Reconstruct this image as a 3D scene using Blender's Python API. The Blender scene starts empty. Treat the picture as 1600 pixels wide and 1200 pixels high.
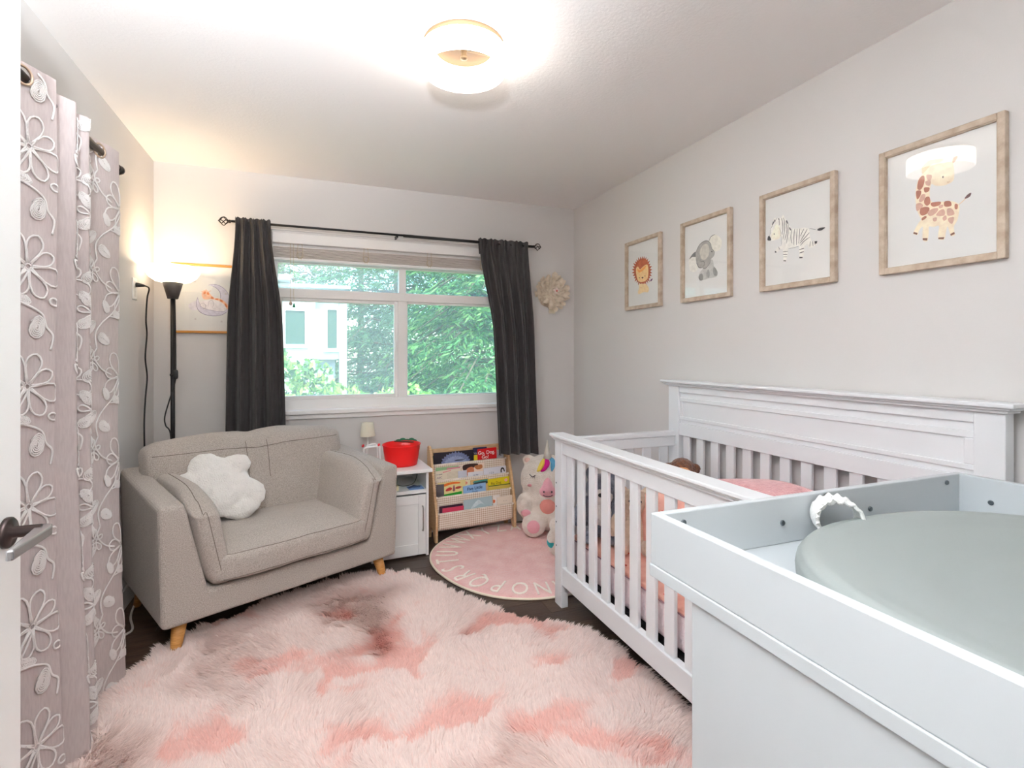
import bpy, bmesh, math, random
import numpy as np
from mathutils import Vector, Matrix, noise as mnoise
C = bpy.context.scene.collection
SC = bpy.context.scene
PI = math.pi
R_ = math.radians
random.seed(7); RNG = np.random.default_rng(11)

# ---------------------------------------------------------------- camera
YAW = math.atan(316/808)
cam = bpy.data.cameras.new('camera'); cam.sensor_width = 36; cam.lens = 36*808/1600
cam.shift_y = -46/1600; cam.clip_start = .02; cam.clip_end = 200
co = bpy.data.objects.new('camera', cam); C.objects.link(co)
co.location = (0, 0, 1.277); co.rotation_euler = (PI/2, 0, -YAW); SC.camera = co
# ---------------------------------------------------------------- world, sun, exposure
SC.view_settings.view_transform = 'Standard'; SC.view_settings.look = 'None'
SC.view_settings.exposure = 0.96; SC.view_settings.gamma = 1; SC.view_settings.use_curve_mapping = False
w = bpy.data.worlds.new('sky'); SC.world = w; w.use_nodes = True
nt = w.node_tree; bg = nt.nodes['Background']; sky = nt.nodes.new('ShaderNodeTexSky')
sky.sky_type = 'NISHITA'; sky.sun_disc = False; sky.sun_elevation = R_(48); sky.sun_rotation = R_(200)
nt.links.new(sky.outputs[0], bg.inputs[0]); bg.inputs[1].default_value = 0.62
def light(name, kind, loc, energy, color=(1,1,1), size=.1, rot=(0,0,0), **k):
    l = bpy.data.lights.new(name, kind); l.energy = energy; l.color = color
    if kind == 'AREA': l.size = size
    elif kind == 'SUN': l.angle = size
    else: l.shadow_soft_size = size
    for a, b in k.items(): setattr(l, a, b)
    o = bpy.data.objects.new(name, l); C.objects.link(o); o.location = loc; o.rotation_euler = rot
    return o
light('sun', 'SUN', (0,-5,10), 7.0, (1,.95,.86), R_(.6), (R_(42), 0, R_(22)))
# added fill spot beside the camera, aimed at the ceiling to brighten the room
light('added_bounce_fill', 'SPOT', (-.14,-.04,1.72), 400, (.89,.945,1), .04, (R_(146),0,R_(20)), spot_size=R_(122), spot_blend=1.0)
SC.cycles.max_bounces = 14; SC.cycles.diffuse_bounces = 8; SC.cycles.transmission_bounces = 12; SC.cycles.transparent_max_bounces = 16
SC.cycles.sample_clamp_indirect = 6; SC.cycles.caustics_reflective = False; SC.cycles.caustics_refractive = False

# ---------------------------------------------------------------- materials
def lin(c):
    out = []
    for x in c[:3]:
        x /= 255.
        out.append(x/12.92 if x <= .04045 else ((x+.055)/1.055)**2.4)
    return tuple(out)+(1.,)
MATS = {}
def mat(name, col, rough=.6, col2=None, scale=20, stretch=(1,1,1), bump=0, bscale=None, metal=0, spec=.5, sheen=0, trans=0, detail=4, lo=.35, hi=.65):
    if name in MATS: return MATS[name]
    m = bpy.data.materials.new(name); m.use_nodes = True; MATS[name] = m
    t = m.node_tree; b = t.nodes['Principled BSDF']
    b.inputs['Roughness'].default_value = rough; b.inputs['Metallic'].default_value = metal
    b.inputs['Specular IOR Level'].default_value = spec
    if sheen: b.inputs['Sheen Weight'].default_value = sheen; b.inputs['Sheen Roughness'].default_value = .5
    b.inputs['Base Color'].default_value = lin(col)
    m.diffuse_color = lin(col)
    if col2 or bump:
        tc = t.nodes.new('ShaderNodeTexCoord'); mp = t.nodes.new('ShaderNodeMapping'); mp.inputs['Scale'].default_value = stretch
        t.links.new(tc.outputs['Object'], mp.inputs[0])
    if col2:
        n = t.nodes.new('ShaderNodeTexNoise'); n.inputs['Scale'].default_value = scale; n.inputs['Detail'].default_value = detail
        t.links.new(mp.outputs[0], n.inputs[0])
        r = t.nodes.new('ShaderNodeValToRGB'); r.color_ramp.elements[0].position = lo; r.color_ramp.elements[1].position = hi
        r.color_ramp.elements[0].color = lin(col); r.color_ramp.elements[1].color = lin(col2)
        t.links.new(n.outputs[0], r.inputs[0]); t.links.new(r.outputs[0], b.inputs['Base Color'])
    if bump:
        n2 = t.nodes.new('ShaderNodeTexNoise'); n2.inputs['Scale'].default_value = bscale or scale; n2.inputs['Detail'].default_value = 5
        t.links.new(mp.outputs[0], n2.inputs[0])
        bp = t.nodes.new('ShaderNodeBump'); bp.inputs['Strength'].default_value = bump; bp.inputs['Distance'].default_value = .01
        t.links.new(n2.outputs[0], bp.inputs['Height']); t.links.new(bp.outputs[0], b.inputs['Normal'])
    if trans:
        tr = t.nodes.new('ShaderNodeBsdfTranslucent'); tr.inputs[0].default_value = lin(col)
        mx = t.nodes.new('ShaderNodeMixShader'); mx.inputs[0].default_value = trans
        out = t.nodes['Material Output']
        t.links.new(b.outputs[0], mx.inputs[1]); t.links.new(tr.outputs[0], mx.inputs[2]); t.links.new(mx.outputs[0], out.inputs[0])
    return m
def emis(name, col, s):
    m = bpy.data.materials.new(name); m.use_nodes = True; b = m.node_tree.nodes['Principled BSDF']
    b.inputs['Base Color'].default_value = lin(col); b.inputs['Emission Color'].default_value = lin(col); b.inputs['Emission Strength'].default_value = s
    return m
def glass(name, refl=.0, haze=0., tint=(255,255,255), ior=1.45):
    m = bpy.data.materials.new(name); m.use_nodes = True; t = m.node_tree
    t.nodes.remove(t.nodes['Principled BSDF']); out = t.nodes['Material Output']
    tr = t.nodes.new('ShaderNodeBsdfTransparent'); tr.inputs[0].default_value = lin(tint)
    gl = t.nodes.new('ShaderNodeBsdfGlossy'); gl.inputs['Roughness'].default_value = .015
    fr = t.nodes.new('ShaderNodeFresnel'); fr.inputs[0].default_value = ior
    mx = t.nodes.new('ShaderNodeMixShader'); ge = t.nodes.new('ShaderNodeNewGeometry')
    inv = t.nodes.new('ShaderNodeMath'); inv.operation = 'SUBTRACT'; inv.inputs[0].default_value = 1; t.links.new(ge.outputs['Backfacing'], inv.inputs[1])
    mul = t.nodes.new('ShaderNodeMath'); mul.operation = 'MULTIPLY'; t.links.new(fr.outputs[0], mul.inputs[0]); t.links.new(inv.outputs[0], mul.inputs[1]); t.links.new(mul.outputs[0], mx.inputs[0])
    t.links.new(tr.outputs[0], mx.inputs[1]); t.links.new(gl.outputs[0], mx.inputs[2])
    last = mx
    if haze:  # whitish haze mixed into the glass, stands in for reflections on the pane
        df = t.nodes.new('ShaderNodeBsdfDiffuse'); df.inputs[0].default_value = (.9,.93,.95,1)
        trl = t.nodes.new('ShaderNodeBsdfTranslucent'); trl.inputs[0].default_value = (.9,.95,.95,1)
        m2 = t.nodes.new('ShaderNodeMixShader'); m2.inputs[0].default_value = .7
        t.links.new(df.outputs[0], m2.inputs[1]); t.links.new(trl.outputs[0], m2.inputs[2])
        m3 = t.nodes.new('ShaderNodeMixShader'); m3.inputs[0].default_value = haze
        t.links.new(mx.outputs[0], m3.inputs[1]); t.links.new(m2.outputs[0], m3.inputs[2]); last = m3
    t.links.new(last.outputs[0], out.inputs[0]); return m

WALLP = mat('wall_paint', (211,208,206), .85, bump=.05, bscale=180)
CEILP = mat('ceiling_paint', (240,238,237), .9, bump=.12, bscale=90)
WHITE = mat('white_trim_paint', (240,238,236), .45)
CRIBW = mat('white_crib_lacquer', (228,231,234), .38, bump=.02, bscale=60)
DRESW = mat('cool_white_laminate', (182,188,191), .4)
CABW = mat('white_cabinet_paint', (240,241,240), .5)
DOORW = mat('white_door_paint', (248,249,248), .5)
PLANK = mat('dark_walnut_laminate', (48,35,28), .38, (96,74,60), 6, (1.4,22,6), bump=.12, bscale=14, lo=.3, hi=.75)
PLANK2 = mat('darker_walnut_laminate', (40,29,24), .4, (78,60,49), 7, (1.2,26,6), bump=.12, bscale=14, lo=.3, hi=.75)
FLOORB = mat('floor_underlay', (24,18,15), .9)
SOFA = mat('warm_grey_woven_fabric', (156,147,139), .95, (196,187,178), 260, bump=.5, bscale=420, sheen=.15, lo=.32, hi=.68)
SEAM = mat('grey_seam_thread', (122,112,103), .95)
OAK = mat('honey_oak', (178,124,62), .5, (206,152,86), 12, (2,2,14), bump=.05)
MWOOD = mat('light_maple_wood', (196,160,118), .5, (214,182,142), 10, (2,2,16))
FRWOOD = mat('washed_oak_frame', (172,152,132), .6, (196,180,162), 30, (1,1,1), bump=.2, bscale=80)
GOLDW = mat('golden_frame', (196,134,52), .35, spec=.6)
BLACKM = mat('black_metal', (28,26,27), .4, metal=.3)
BLACKP = mat('black_plastic', (30,29,30), .5)
CORDB = mat('black_cord', (20,19,20), .5)
CORDW = mat('white_cord', (220,216,208), .5)
CHARC = mat('charcoal_curtain_cloth', (43,40,41), .62, (56,52,52), 120, (1,1,.2), bump=.15, bscale=400, spec=.4, sheen=.2)
CHROME = mat('brushed_chrome', (200,202,206), .22, metal=1)
STEEL = mat('dark_screw_metal', (96,104,108), .35, metal=.8)
BRONZE = mat('dark_bronze', (70,60,58), .35, metal=.8)
BRASS = mat('pale_brass_grommet', (196,172,150), .35, metal=.6)
PAPER = mat('white_art_paper', (234,234,232), .8)
SHEER = mat('mauve_grey_sheer', (219,208,206), .9, (206,194,193), 60, (3,3,.5), bump=.15, bscale=500, trans=.3)
EMBRO = mat('white_embroidery_thread', (246,242,240), .85, bump=.5, bscale=500)
WFUR = mat('white_plush', (240,238,234), 1, bump=.7, bscale=160, sheen=.4)
CREAMF = mat('cream_plush', (226,216,204), 1, (236,228,218), 30, bump=.9, bscale=140, sheen=.5)
PINKF = mat('pink_plush', (240,176,188), 1, bump=.6, bscale=160, sheen=.5)
PINKT = mat('pink_throw', (206,134,138), 1, (224,160,160), 40, bump=.8, bscale=120, sheen=.5)
GREYF = mat('blue_grey_plush', (98,104,120), 1, (120,126,140), 40, bump=.9, bscale=140, sheen=.5)
TANF = mat('tan_plush', (214,190,166), 1, (228,208,188), 60, bump=.9, bscale=120, sheen=.4)
BROWNF = mat('brown_plush', (86,52,36), 1, (120,74,48), 60, bump=.9, bscale=120, sheen=.3)
TANF2 = mat('light_tan_face', (208,150,104), 1, bump=.5, bscale=150)
PEACH = mat('peach_sheet', (238,178,162), .95, (244,192,176), 30, bump=.2, bscale=200)
MATTR = mat('pale_pink_quilt', (238,222,224), .95, bump=.5, bscale=90)
REDP = mat('red_plastic', (226,14,14), .35)
GREENP = mat('green_plastic', (28,112,76), .5)
CREAM = mat('cream_lampshade', (238,232,214), .8, trans=.2)
WPL = mat('white_plastic', (240,240,238), .4)

# ---------------------------------------------------------------- mesh helpers
class M:
    def __init__(s): s.v = []; s.f = []; s.m = []
    def add(s, vs, fs, mi=0):
        o = len(s.v); s.v += [tuple(p) for p in vs]; s.f += [tuple(i+o for i in f) for f in fs]; s.m += [mi]*len(fs); return s
    def box(s, x0, x1, y0, y1, z0, z1, mi=0, rot=None, piv=None):
        vs = [Vector((x,y,z)) for z in (z0,z1) for y in (y0,y1) for x in (x0,x1)]
        if rot is not None:
            piv = Vector(piv) if piv is not None else sum(vs, Vector())/8
            vs = [piv + rot @ (p-piv) for p in vs]
        return s.add(vs, [(0,2,3,1),(4,5,7,6),(0,1,5,4),(2,6,7,3),(0,4,6,2),(1,3,7,5)], mi)
    def tube(s, pts, r, n=8, mi=0, caps=True, closed=False):
        pts = [Vector(p) for p in pts]; N = len(pts)
        rs = r if isinstance(r, (list,tuple)) else [r]*N
        ref = None; vs = []
        for i, p in enumerate(pts):
            if closed: d = pts[(i+1) % N]-pts[i-1]
            else: d = pts[min(i+1,N-1)]-pts[max(i-1,0)]
            d.normalize()
            if ref is None:
                ref = Vector((0,0,1)) if abs(d.z) < .9 else Vector((1,0,0))
            a = (ref - d*ref.dot(d)).normalized(); b = d.cross(a); ref = a
            for k in range(n):
                t = 2*PI*k/n; vs.append(p + (a*math.cos(t)+b*math.sin(t))*rs[i])
        fs = []
        for i in range(N if closed else N-1):
            j = (i+1) % N
            for k in range(n): fs.append((i*n+k, i*n+(k+1)%n, j*n+(k+1)%n, j*n+k))
        if caps and not closed: fs.append(tuple(range(n-1,-1,-1))); fs.append(tuple((N-1)*n+k for k in range(n)))
        return s.add(vs, fs, mi)
    def lathe(s, prof, c=(0,0,0), n=24, mi=0, axis='z', cap0=True, cap1=True):
        vs = []
        for r, h in prof:
            for k in range(n):
                t = 2*PI*k/n; a, b = r*math.cos(t), r*math.sin(t)
                vs.append({'z':(c[0]+a,c[1]+b,c[2]+h),'y':(c[0]+a,c[1]+h,c[2]-b),'x':(c[0]+h,c[1]+a,c[2]+b)}[axis])
        fs = [(i*n+k, i*n+(k+1)%n, (i+1)*n+(k+1)%n, (i+1)*n+k) for i in range(len(prof)-1) for k in range(n)]
        if cap0: fs.append(tuple(range(n-1,-1,-1)))
        if cap1: fs.append(tuple((len(prof)-1)*n+k for k in range(n)))
        return s.add(vs, fs, mi)
    def prism(s, poly, a0, a1, axis='y', mi=0):
        n = len(poly)
        def q(p, a): return {'y':(p[0],a,p[1]),'x':(a,p[0],p[1]),'z':(p[0],p[1],a)}[axis]
        vs = [q(p,a0) for p in poly]+[q(p,a1) for p in poly]
        fs = [(i,(i+1)%n,n+(i+1)%n,n+i) for i in range(n)]+[tuple(range(n-1,-1,-1)), tuple(range(n,2*n))]
        return s.add(vs, fs, mi)
    def grid(s, fn, nu, nv, mi=0, closeu=False):
        vs = [fn(i/(nu if closeu else nu-1 or 1), j/(nv-1)) for j in range(nv) for i in range(nu)]
        fs = [(j*nu+i, j*nu+(i+1)%nu, (j+1)*nu+(i+1)%nu, (j+1)*nu+i) for j in range(nv-1) for i in range(nu if closeu else nu-1)]
        return s.add(vs, fs, mi)
    def rbox(s, h, r, n=8, c=(0,0,0), rot=None, puff=(0,0,0), fn=None, mi=0):
        """rounded box: half sizes h, corner radius r, puff adds a bulge on each axis"""
        h = Vector(h); key = {}; vs = []; fs = []
        def vid(i,j,k):
            if (i,j,k) in key: return key[(i,j,k)]
            q = Vector([math.tan((t/n*2-1)*PI/4)*h[a] for a,t in enumerate((i,j,k))])
            inn = Vector([max(-(h[a]-r), min(h[a]-r, q[a])) for a in range(3)])
            d = q-inn
            p = inn + d.normalized()*r if d.length > 1e-9 else q
            g = [1-(p[a]/h[a])**2 for a in range(3)]; g = [max(0,x) for x in g]
            p = Vector((p.x*(1+puff[0]*g[1]*g[2]), p.y*(1+puff[1]*g[0]*g[2]), p.z*(1+puff[2]*g[0]*g[1])))
            if fn: p = Vector(fn(p))
            if rot is not None: p = rot @ p
            vs.append(p+Vector(c)); key[(i,j,k)] = len(vs)-1; return key[(i,j,k)]
        for a in range(n):
            for b in range(n):
                for fx, e in (((lambda u,v: (u,v,0)),1),((lambda u,v: (u,v,n)),0),((lambda u,v: (u,0,v)),0),((lambda u,v: (u,n,v)),1),((lambda u,v: (0,u,v)),1),((lambda u,v: (n,u,v)),0)):
                    q = [vid(*fx(a,b)), vid(*fx(a+1,b)), vid(*fx(a+1,b+1)), vid(*fx(a,b+1))]
                    fs.append(tuple(q[::-1]) if e else tuple(q))
        return s.add(vs, fs, mi)
    def ell(s, c, r, rot=None, n=16, mi=0):
        vs = [(0,0,-1)]; k = n//2
        for j in range(1,k):
            ph = PI*j/k-PI/2
            vs += [(math.cos(ph)*math.cos(2*PI*i/n), math.cos(ph)*math.sin(2*PI*i/n), math.sin(ph)) for i in range(n)]
        vs.append((0,0,1)); c = Vector(c); out = []
        for p in vs:
            q = Vector((p[0]*r[0], p[1]*r[1], p[2]*r[2]))
            if rot is not None: q = rot @ q
            out.append(q+c)
        fs = [(0,1+(i+1)%n,1+i) for i in range(n)]
        for j in range(k-2): fs += [(1+j*n+i,1+j*n+(i+1)%n,1+(j+1)*n+(i+1)%n,1+(j+1)*n+i) for i in range(n)]
        L = len(vs)-1; fs += [(1+(k-2)*n+i,1+(k-2)*n+(i+1)%n,L) for i in range(n)]
        return s.add(out, fs, mi)
    def mesh(s, name, mats, smooth=False):
        me = bpy.data.meshes.new(name); me.from_pydata(s.v, [], s.f)
        for m in (mats if isinstance(mats,(list,tuple)) else [mats]): me.materials.append(m)
        me.polygons.foreach_set('material_index', s.m)
        if smooth: me.polygons.foreach_set('use_smooth', [True]*len(me.polygons))
        me.update(); return me
def put(name, me, parent=None, loc=(0,0,0), rot=(0,0,0), **p):
    o = bpy.data.objects.new(name, me); C.objects.link(o); o.location = loc; o.rotation_euler = rot
    if parent: o.parent = parent
    for k, v in p.items(): o[k] = v
    return o
def part(name, b, mats, parent=None, smooth=False, bevel=0, sub=0, seg=2, loc=(0,0,0), rot=(0,0,0), **p):
    o = put(name, b.mesh(name, mats, smooth), parent, loc, rot, **p)
    if bevel:
        md = o.modifiers.new('bevel','BEVEL'); md.width = bevel; md.segments = seg; md.limit_method = 'ANGLE'; md.angle_limit = R_(40)
    if sub: md = o.modifiers.new('sub','SUBSURF'); md.levels = sub; md.render_levels = sub
    return o
def thing(name, label, cat, loc=(0,0,0), rz=0, group=None, rot=None):
    o = bpy.data.objects.new(name, None); C.objects.link(o); o.location = loc; o.rotation_euler = rot or (0,0,rz)
    o.empty_display_size = .05
    o['label'] = label; o['category'] = cat
    if group: o['group'] = group
    return o
def tag(o, label, cat, group=None):
    o['label'] = label; o['category'] = cat
    if group: o['group'] = group
    return o
def setting(o): o['kind'] = 'structure'; return o
def rotm(rx=0, ry=0, rz=0): return Matrix.Rotation(rz,3,'Z') @ Matrix.Rotation(ry,3,'Y') @ Matrix.Rotation(rx,3,'X')
def copy_tree(src, parent=None):
    o = src.copy(); C.objects.link(o); o.parent = parent
    for ch in list(src.children): copy_tree(ch, o)
    return o
def blob(name, prims, m, parent=None, voxel=.009, smooth=6, disp=0, **p):
    """one continuous soft body: ellipsoids fused by a voxel remesh"""
    b = M()
    for q in prims: b.ell(q[0], q[1], q[2] if len(q) > 2 else None, 20)
    o = part(name, b, m, parent, True, **p)
    md = o.modifiers.new('fuse','REMESH'); md.mode = 'VOXEL'; md.voxel_size = voxel; md.use_smooth_shade = True
    if smooth: s = o.modifiers.new('soft','SMOOTH'); s.factor = .6; s.iterations = smooth
    if disp:
        tx = bpy.data.textures.new(name+'_nap','CLOUDS'); tx.noise_scale = .02
        d = o.modifiers.new('nap','DISPLACE'); d.texture = tx; d.strength = disp; d.texture_coords = 'LOCAL'
    return o
def text(s, size, m, parent, loc, rot, name='lettering', depth=.0004, align='CENTER', xs=1, bold=0):
    cu = bpy.data.curves.new(name,'FONT'); cu.body = s; cu.size = size; cu.extrude = depth; cu.align_x = align; cu.align_y = 'CENTER'; cu.offset = bold; cu.resolution_u = 3
    t = bpy.data.objects.new(name, cu); C.objects.link(t)
    me = bpy.data.meshes.new_from_object(t.evaluated_get(bpy.context.evaluated_depsgraph_get()))
    bpy.data.objects.remove(t); bpy.data.curves.remove(cu)
    me.materials.clear(); me.materials.append(m)
    o = put(name, me, parent, loc, rot); o.scale = (xs,1,1); return o
def spline(pts, n=5, closed=True):
    out = []; N = len(pts)
    for i in range(N if closed else N-1):
        p = [pts[(i+k) % N] if closed else pts[max(0,min(N-1,i+k))] for k in (-1,0,1,2)]
        for j in range(n):
            t = j/n
            out.append(tuple(.5*((2*p[1][a])+(-p[0][a]+p[2][a])*t+(2*p[0][a]-5*p[1][a]+4*p[2][a]-p[3][a])*t*t+(-p[0][a]+3*p[1][a]-3*p[2][a]+p[3][a])*t**3) for a in range(len(p[0]))))
    if not closed: out.append(tuple(pts[-1]))
    return out

# ---------------------------------------------------------------- the room shell
XL, XR, YB, YF, ZC = -.874, 1.971, 3.68, -.12, 2.44
WX0, WX1, WZ0, WZ1 = -.24, 1.48, .90, 2.085     # window opening
fl = setting(part('floor', M().box(XL-.12, XR+.12, -1.9, YB+.12, -.12, -.012), FLOORB))
nrow = 0; y = YF
plank_w, plank_l = .128, 1.21
base_me = {}
for (k, mt) in ((0, PLANK), (1, PLANK2)):
    base_me[k] = M().box(0, plank_l-.0016, 0, plank_w-.0016, -.012, 0).mesh('plank', mt)
while y < YB:
    x = XL - [0,.43,.81,.22,.64,1.0][nrow % 6]; k = nrow
    while x < XR:
        x0, x1, y1 = max(x, XL), min(x+plank_l, XR), min(y+plank_w, YB)
        if x1-x0 > .02:
            kk = (k*7+nrow*3) % 2
            if x0 == x and x1 == x+plank_l and y1 == y+plank_w: put('plank', base_me[kk], fl, (x, y, 0))
            else: put('plank', M().box(0, x1-x0-.0016, 0, y1-y-.0016, -.012, 0).mesh('plank', PLANK if kk == 0 else PLANK2), fl, (x0, y, 0))
        x += plank_l; k += 1
    y += plank_w; nrow += 1
part('subfloor_hall', M().box(-1.2, 1.2, -1.9, YF, -.012, -.001), PLANK, fl)
setting(part('ceiling', M().box(XL-.12, XR+.12, YF-.12, YB+.12, ZC, ZC+.12), CEILP))
setting(part('wall_left', M().box(XL-.12, XL, YF-.12, YB+.12, 0, ZC), WALLP))
setting(part('wall_right', M().box(XR, XR+.12, YF-.12, YB+.12, 0, ZC), WALLP))
b = M(); b.box(XL, WX0, YB, YB+.12, 0, ZC); b.box(WX1, XR, YB, YB+.12, 0, ZC); b.box(WX0, WX1, YB, YB+.12, 0, WZ0); b.box(WX0, WX1, YB, YB+.12, WZ1, ZC)
setting(part('wall_back', b, WALLP))
b = M(); b.box(XL, -.54, YF, .44, 0, ZC); b.box(XL, -.5, YF-.12, YF, 0, ZC); b.box(.42, XR, YF-.12, YF, 0, ZC); b.box(-.5, .42, YF-.12, YF, 2.05, ZC)
setting(part('wall_front', b, WALLP))
b = M(); b.box(-1.32, -1.2, -2.0, YF-.12, 0, ZC); b.box(1.2, 1.32, -2.0, YF-.12, 0, ZC); b.box(-1.32, 1.32, -2.12, -2.0, 0, ZC); b.box(-1.32,1.32,-2.12,YF-.12,ZC,ZC+.1)
setting(part('wall_hall', b, WALLP))
def baseb(name, x0,x1,y0,y1): setting(part(name, M().box(x0,x1,y0,y1,0,.1), WHITE, bevel=.004))
baseb('baseboard_left', XL, XL+.013, .44, YB-.013); baseb('baseboard_back', XL, XR, YB-.013, YB); baseb('baseboard_right', XR-.013, XR, YF, YB-.013)

# window: white frame with transom, two lower sashes, casing, sill, apron
win = bpy.data.objects.new('window_1', None); C.objects.link(win); win.location = (0, YB, 0); setting(win)
def wp(name, b, m=WHITE, bevel=.003, par=win, **k): return part(name, b, m, par, bevel=bevel, **k)
F0, F1 = .045, .10
b = M(); b.box(WX0, WX0+.045, F0, F1, WZ0, WZ1); b.box(WX1-.045, WX1, F0, F1, WZ0, WZ1); b.box(WX0+.045, WX1-.045, F0, F1, WZ0+.0, .975); b.box(WX0+.045, WX1-.045, F0, F1, 1.885, WZ1)
fr = wp('window_frame', b)
wp('transom_bar', M().box(WX0+.045, WX1-.045, F0-.004, F1, 1.655, 1.715), par=win)
wp('mullion', M().box(.585, .645, F0-.006, F1, .975, 1.655)); wp('mullion', M().box(.592, .642, F0-.004, F1, 1.715, 1.885))
b = M(); b.box(WX0, WX0+.012, 0, F0, WZ0, WZ1); b.box(WX1-.012, WX1, 0, F0, WZ0, WZ1); b.box(WX0, WX1, 0, F0, WZ1-.012, WZ1)
wp('window_reveal', b, bevel=0)
b = M(); b.box(-.195,-.17,F0+.01,F1-.01,.975,1.655); b.box(.56,.585,F0+.01,F1-.01,.975,1.655); b.box(-.17,.56,F0+.01,F1-.01,1.632,1.655); b.box(-.17,.56,F0+.01,F1-.01,.975,1.0)
sash = wp('sliding_sash', b)
b = M(); b.box(.645,.655,F0+.01,F1-.01,.975,1.655); b.box(.655,WX1-.045,F0+.01,F1-.01,1.64,1.655); b.box(.655,WX1-.045,F0+.01,F1-.01,.975,.985)
wp('fixed_sash', b)
wp('sash_latch', M().box(.565,.58,F0-.004,F0+.01,1.30,1.37), par=sash)
GL = glass('window_glass', haze=.19, tint=(238,246,243), ior=1.5); GL2 = glass('window_glass_thin_haze', haze=.12, tint=(226,242,236), ior=1.5)
for (x0,x1,z0,z1,g,yy) in ((-.17,.56,1.0,1.632,GL,.078),(.655,WX1-.045,.985,1.64,GL2,.084),(WX0+.045,.592,1.715,1.885,GL,.08),(.642,WX1-.045,1.715,1.885,GL2,.08)):
    put('pane', M().box(x0,x1,yy,yy+.004,z0,z1).mesh('pane', g), win)
wp('window_sill', M().box(WX0-.06, WX1+.06, -.035, F0, .882, .912), bevel=.006)
wp('apron', M().box(WX0-.045, WX1+.045, -.016, 0, .852, .882), bevel=.003)
b = M(); b.box(WX0-.055, WX0, -.014, 0, .912, WZ1); b.box(WX1, WX1+.055, -.014, 0, .912, WZ1); b.box(WX0-.055, WX1+.055, -.014, 0, WZ1, WZ1+.006)
wp('casing', b)

# raised venetian blind
bl = thing('window_blind', 'white horizontal slat blind pulled up to the top of the window', 'blind', (0, YB, 0))
part('headrail', M().box(WX0+.014, WX1-.014, -.004, .040, 2.005, WZ1-.013), WHITE, bl, bevel=.003)
for i in range(9):
    z = 1.915+i*.0078
    part('slat', M().box(WX0+.02, WX1-.02, -.002+.0015*(i%2), .040, z, z+.0036), mat('blind_slat_white',(236,228,222),.5), bl)
part('bottom_rail', M().box(WX0+.02, WX1-.02, -.004, .042, 1.893, 1.911), WHITE, bl, bevel=.003)
for x in (-.06,.36,.80,1.2):
    b = M()
    for dx in (-.012,.012): b.tube([(x+dx,-.004,2.006),(x+dx*1.4,-.007,1.95),(x+dx*.5,-.007,1.90)], .0012, 6)
    b.tube([(x+.02*math.cos(t),-.007,1.93+.022*math.sin(t)) for t in np.linspace(0,2*PI,14)[:-1]], .0015, 5, closed=True)
    part('ladder_cord', b, mat('beige_cord',(206,190,160),.8), bl)
b = M()
for dx in (0,.02): b.tube([(-.118+dx,-.008,2.0),(-.118+dx,-.008,1.70-.03*(dx>0)),(-.116+dx,-.008,1.63)], .0012, 6)
cd = part('pull_cord', b, mat('beige_cord',(206,190,160),.8), bl)
part('cord_tassel', M().lathe([(.003,.028),(.005,.02),(.010,.008),(.011,0),(.007,-.006)], (-.116,-.008,1.605), 12), mat('pinkish_wood_bead',(206,180,164),.5), cd, True)
part('cord_tassel', M().lathe([(.003,.028),(.005,.02),(.009,.008),(.009,0)], (-.096,-.008,1.585), 12), GREENP, cd, True)

# ceiling light
LX, LY = .539, 1.873
cl = thing('ceiling_light', 'round flush ceiling light with two glowing white rings', 'ceiling light', (LX, LY, ZC))
EM1 = emis('glowing_white_glass', (255,245,234), 8.5); EM2 = emis('glowing_inner_glass', (255,246,234), 2.4)
part('mount_plate', M().lathe([(.150,0),(.150,-.006),(.0,-.008)], n=40), mat('dark_tan_plate',(120,96,70),.6), cl, True)  # plate coloured dark tan so the glow of the rings doesn't wash it out
rg = M(); rg.lathe([(.146,-.022),(.155,-.022),(.155,-.103),(.151,-.107)], n=56, cap0=False, cap1=False); rg.lathe([(.151,-.107),(.146,-.103),(.146,-.022)], n=56, mi=1, cap0=False, cap1=False)
part('outer_ring', rg, [EM1, emis('glowing_ring_lining', (255,246,234), 2.2)], cl, True)
part('inner_ring', M().lathe([(.116,-.024),(.116,-.052),(.111,-.054),(.106,-.052),(.106,-.024),(.116,-.024)], n=48, cap0=False, cap1=False), EM2, cl, True)
part('center_finial', M().lathe([(.012,-.008),(.010,-.04),(.014,-.048),(.014,-.054),(.004,-.056)], n=16), mat('pale_gold_metal',(150,130,104),.5,metal=.3), cl, True)
part('cross_bar', M().box(-.145,.145,-.006,.006,-.022,-.012), mat('pale_gold_metal',(150,130,104),.5,metal=.3), cl)
# added fill panel and lamp, unseen behind the camera, light the room through the doorway
hl = thing('added_hall_panel', 'unseen square fill light panel added outside the bedroom door', 'ceiling light', (0,-1.0,ZC))
part('fill_panel', M().box(-.3,.3,-.3,.3,-.03,-.002), emis('hall_fill_glow',(255,248,240),8), hl)
light('added_hall_fill', 'AREA', (0,-1.0,ZC-.05), 14, (1,.96,.92), .6)

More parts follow.
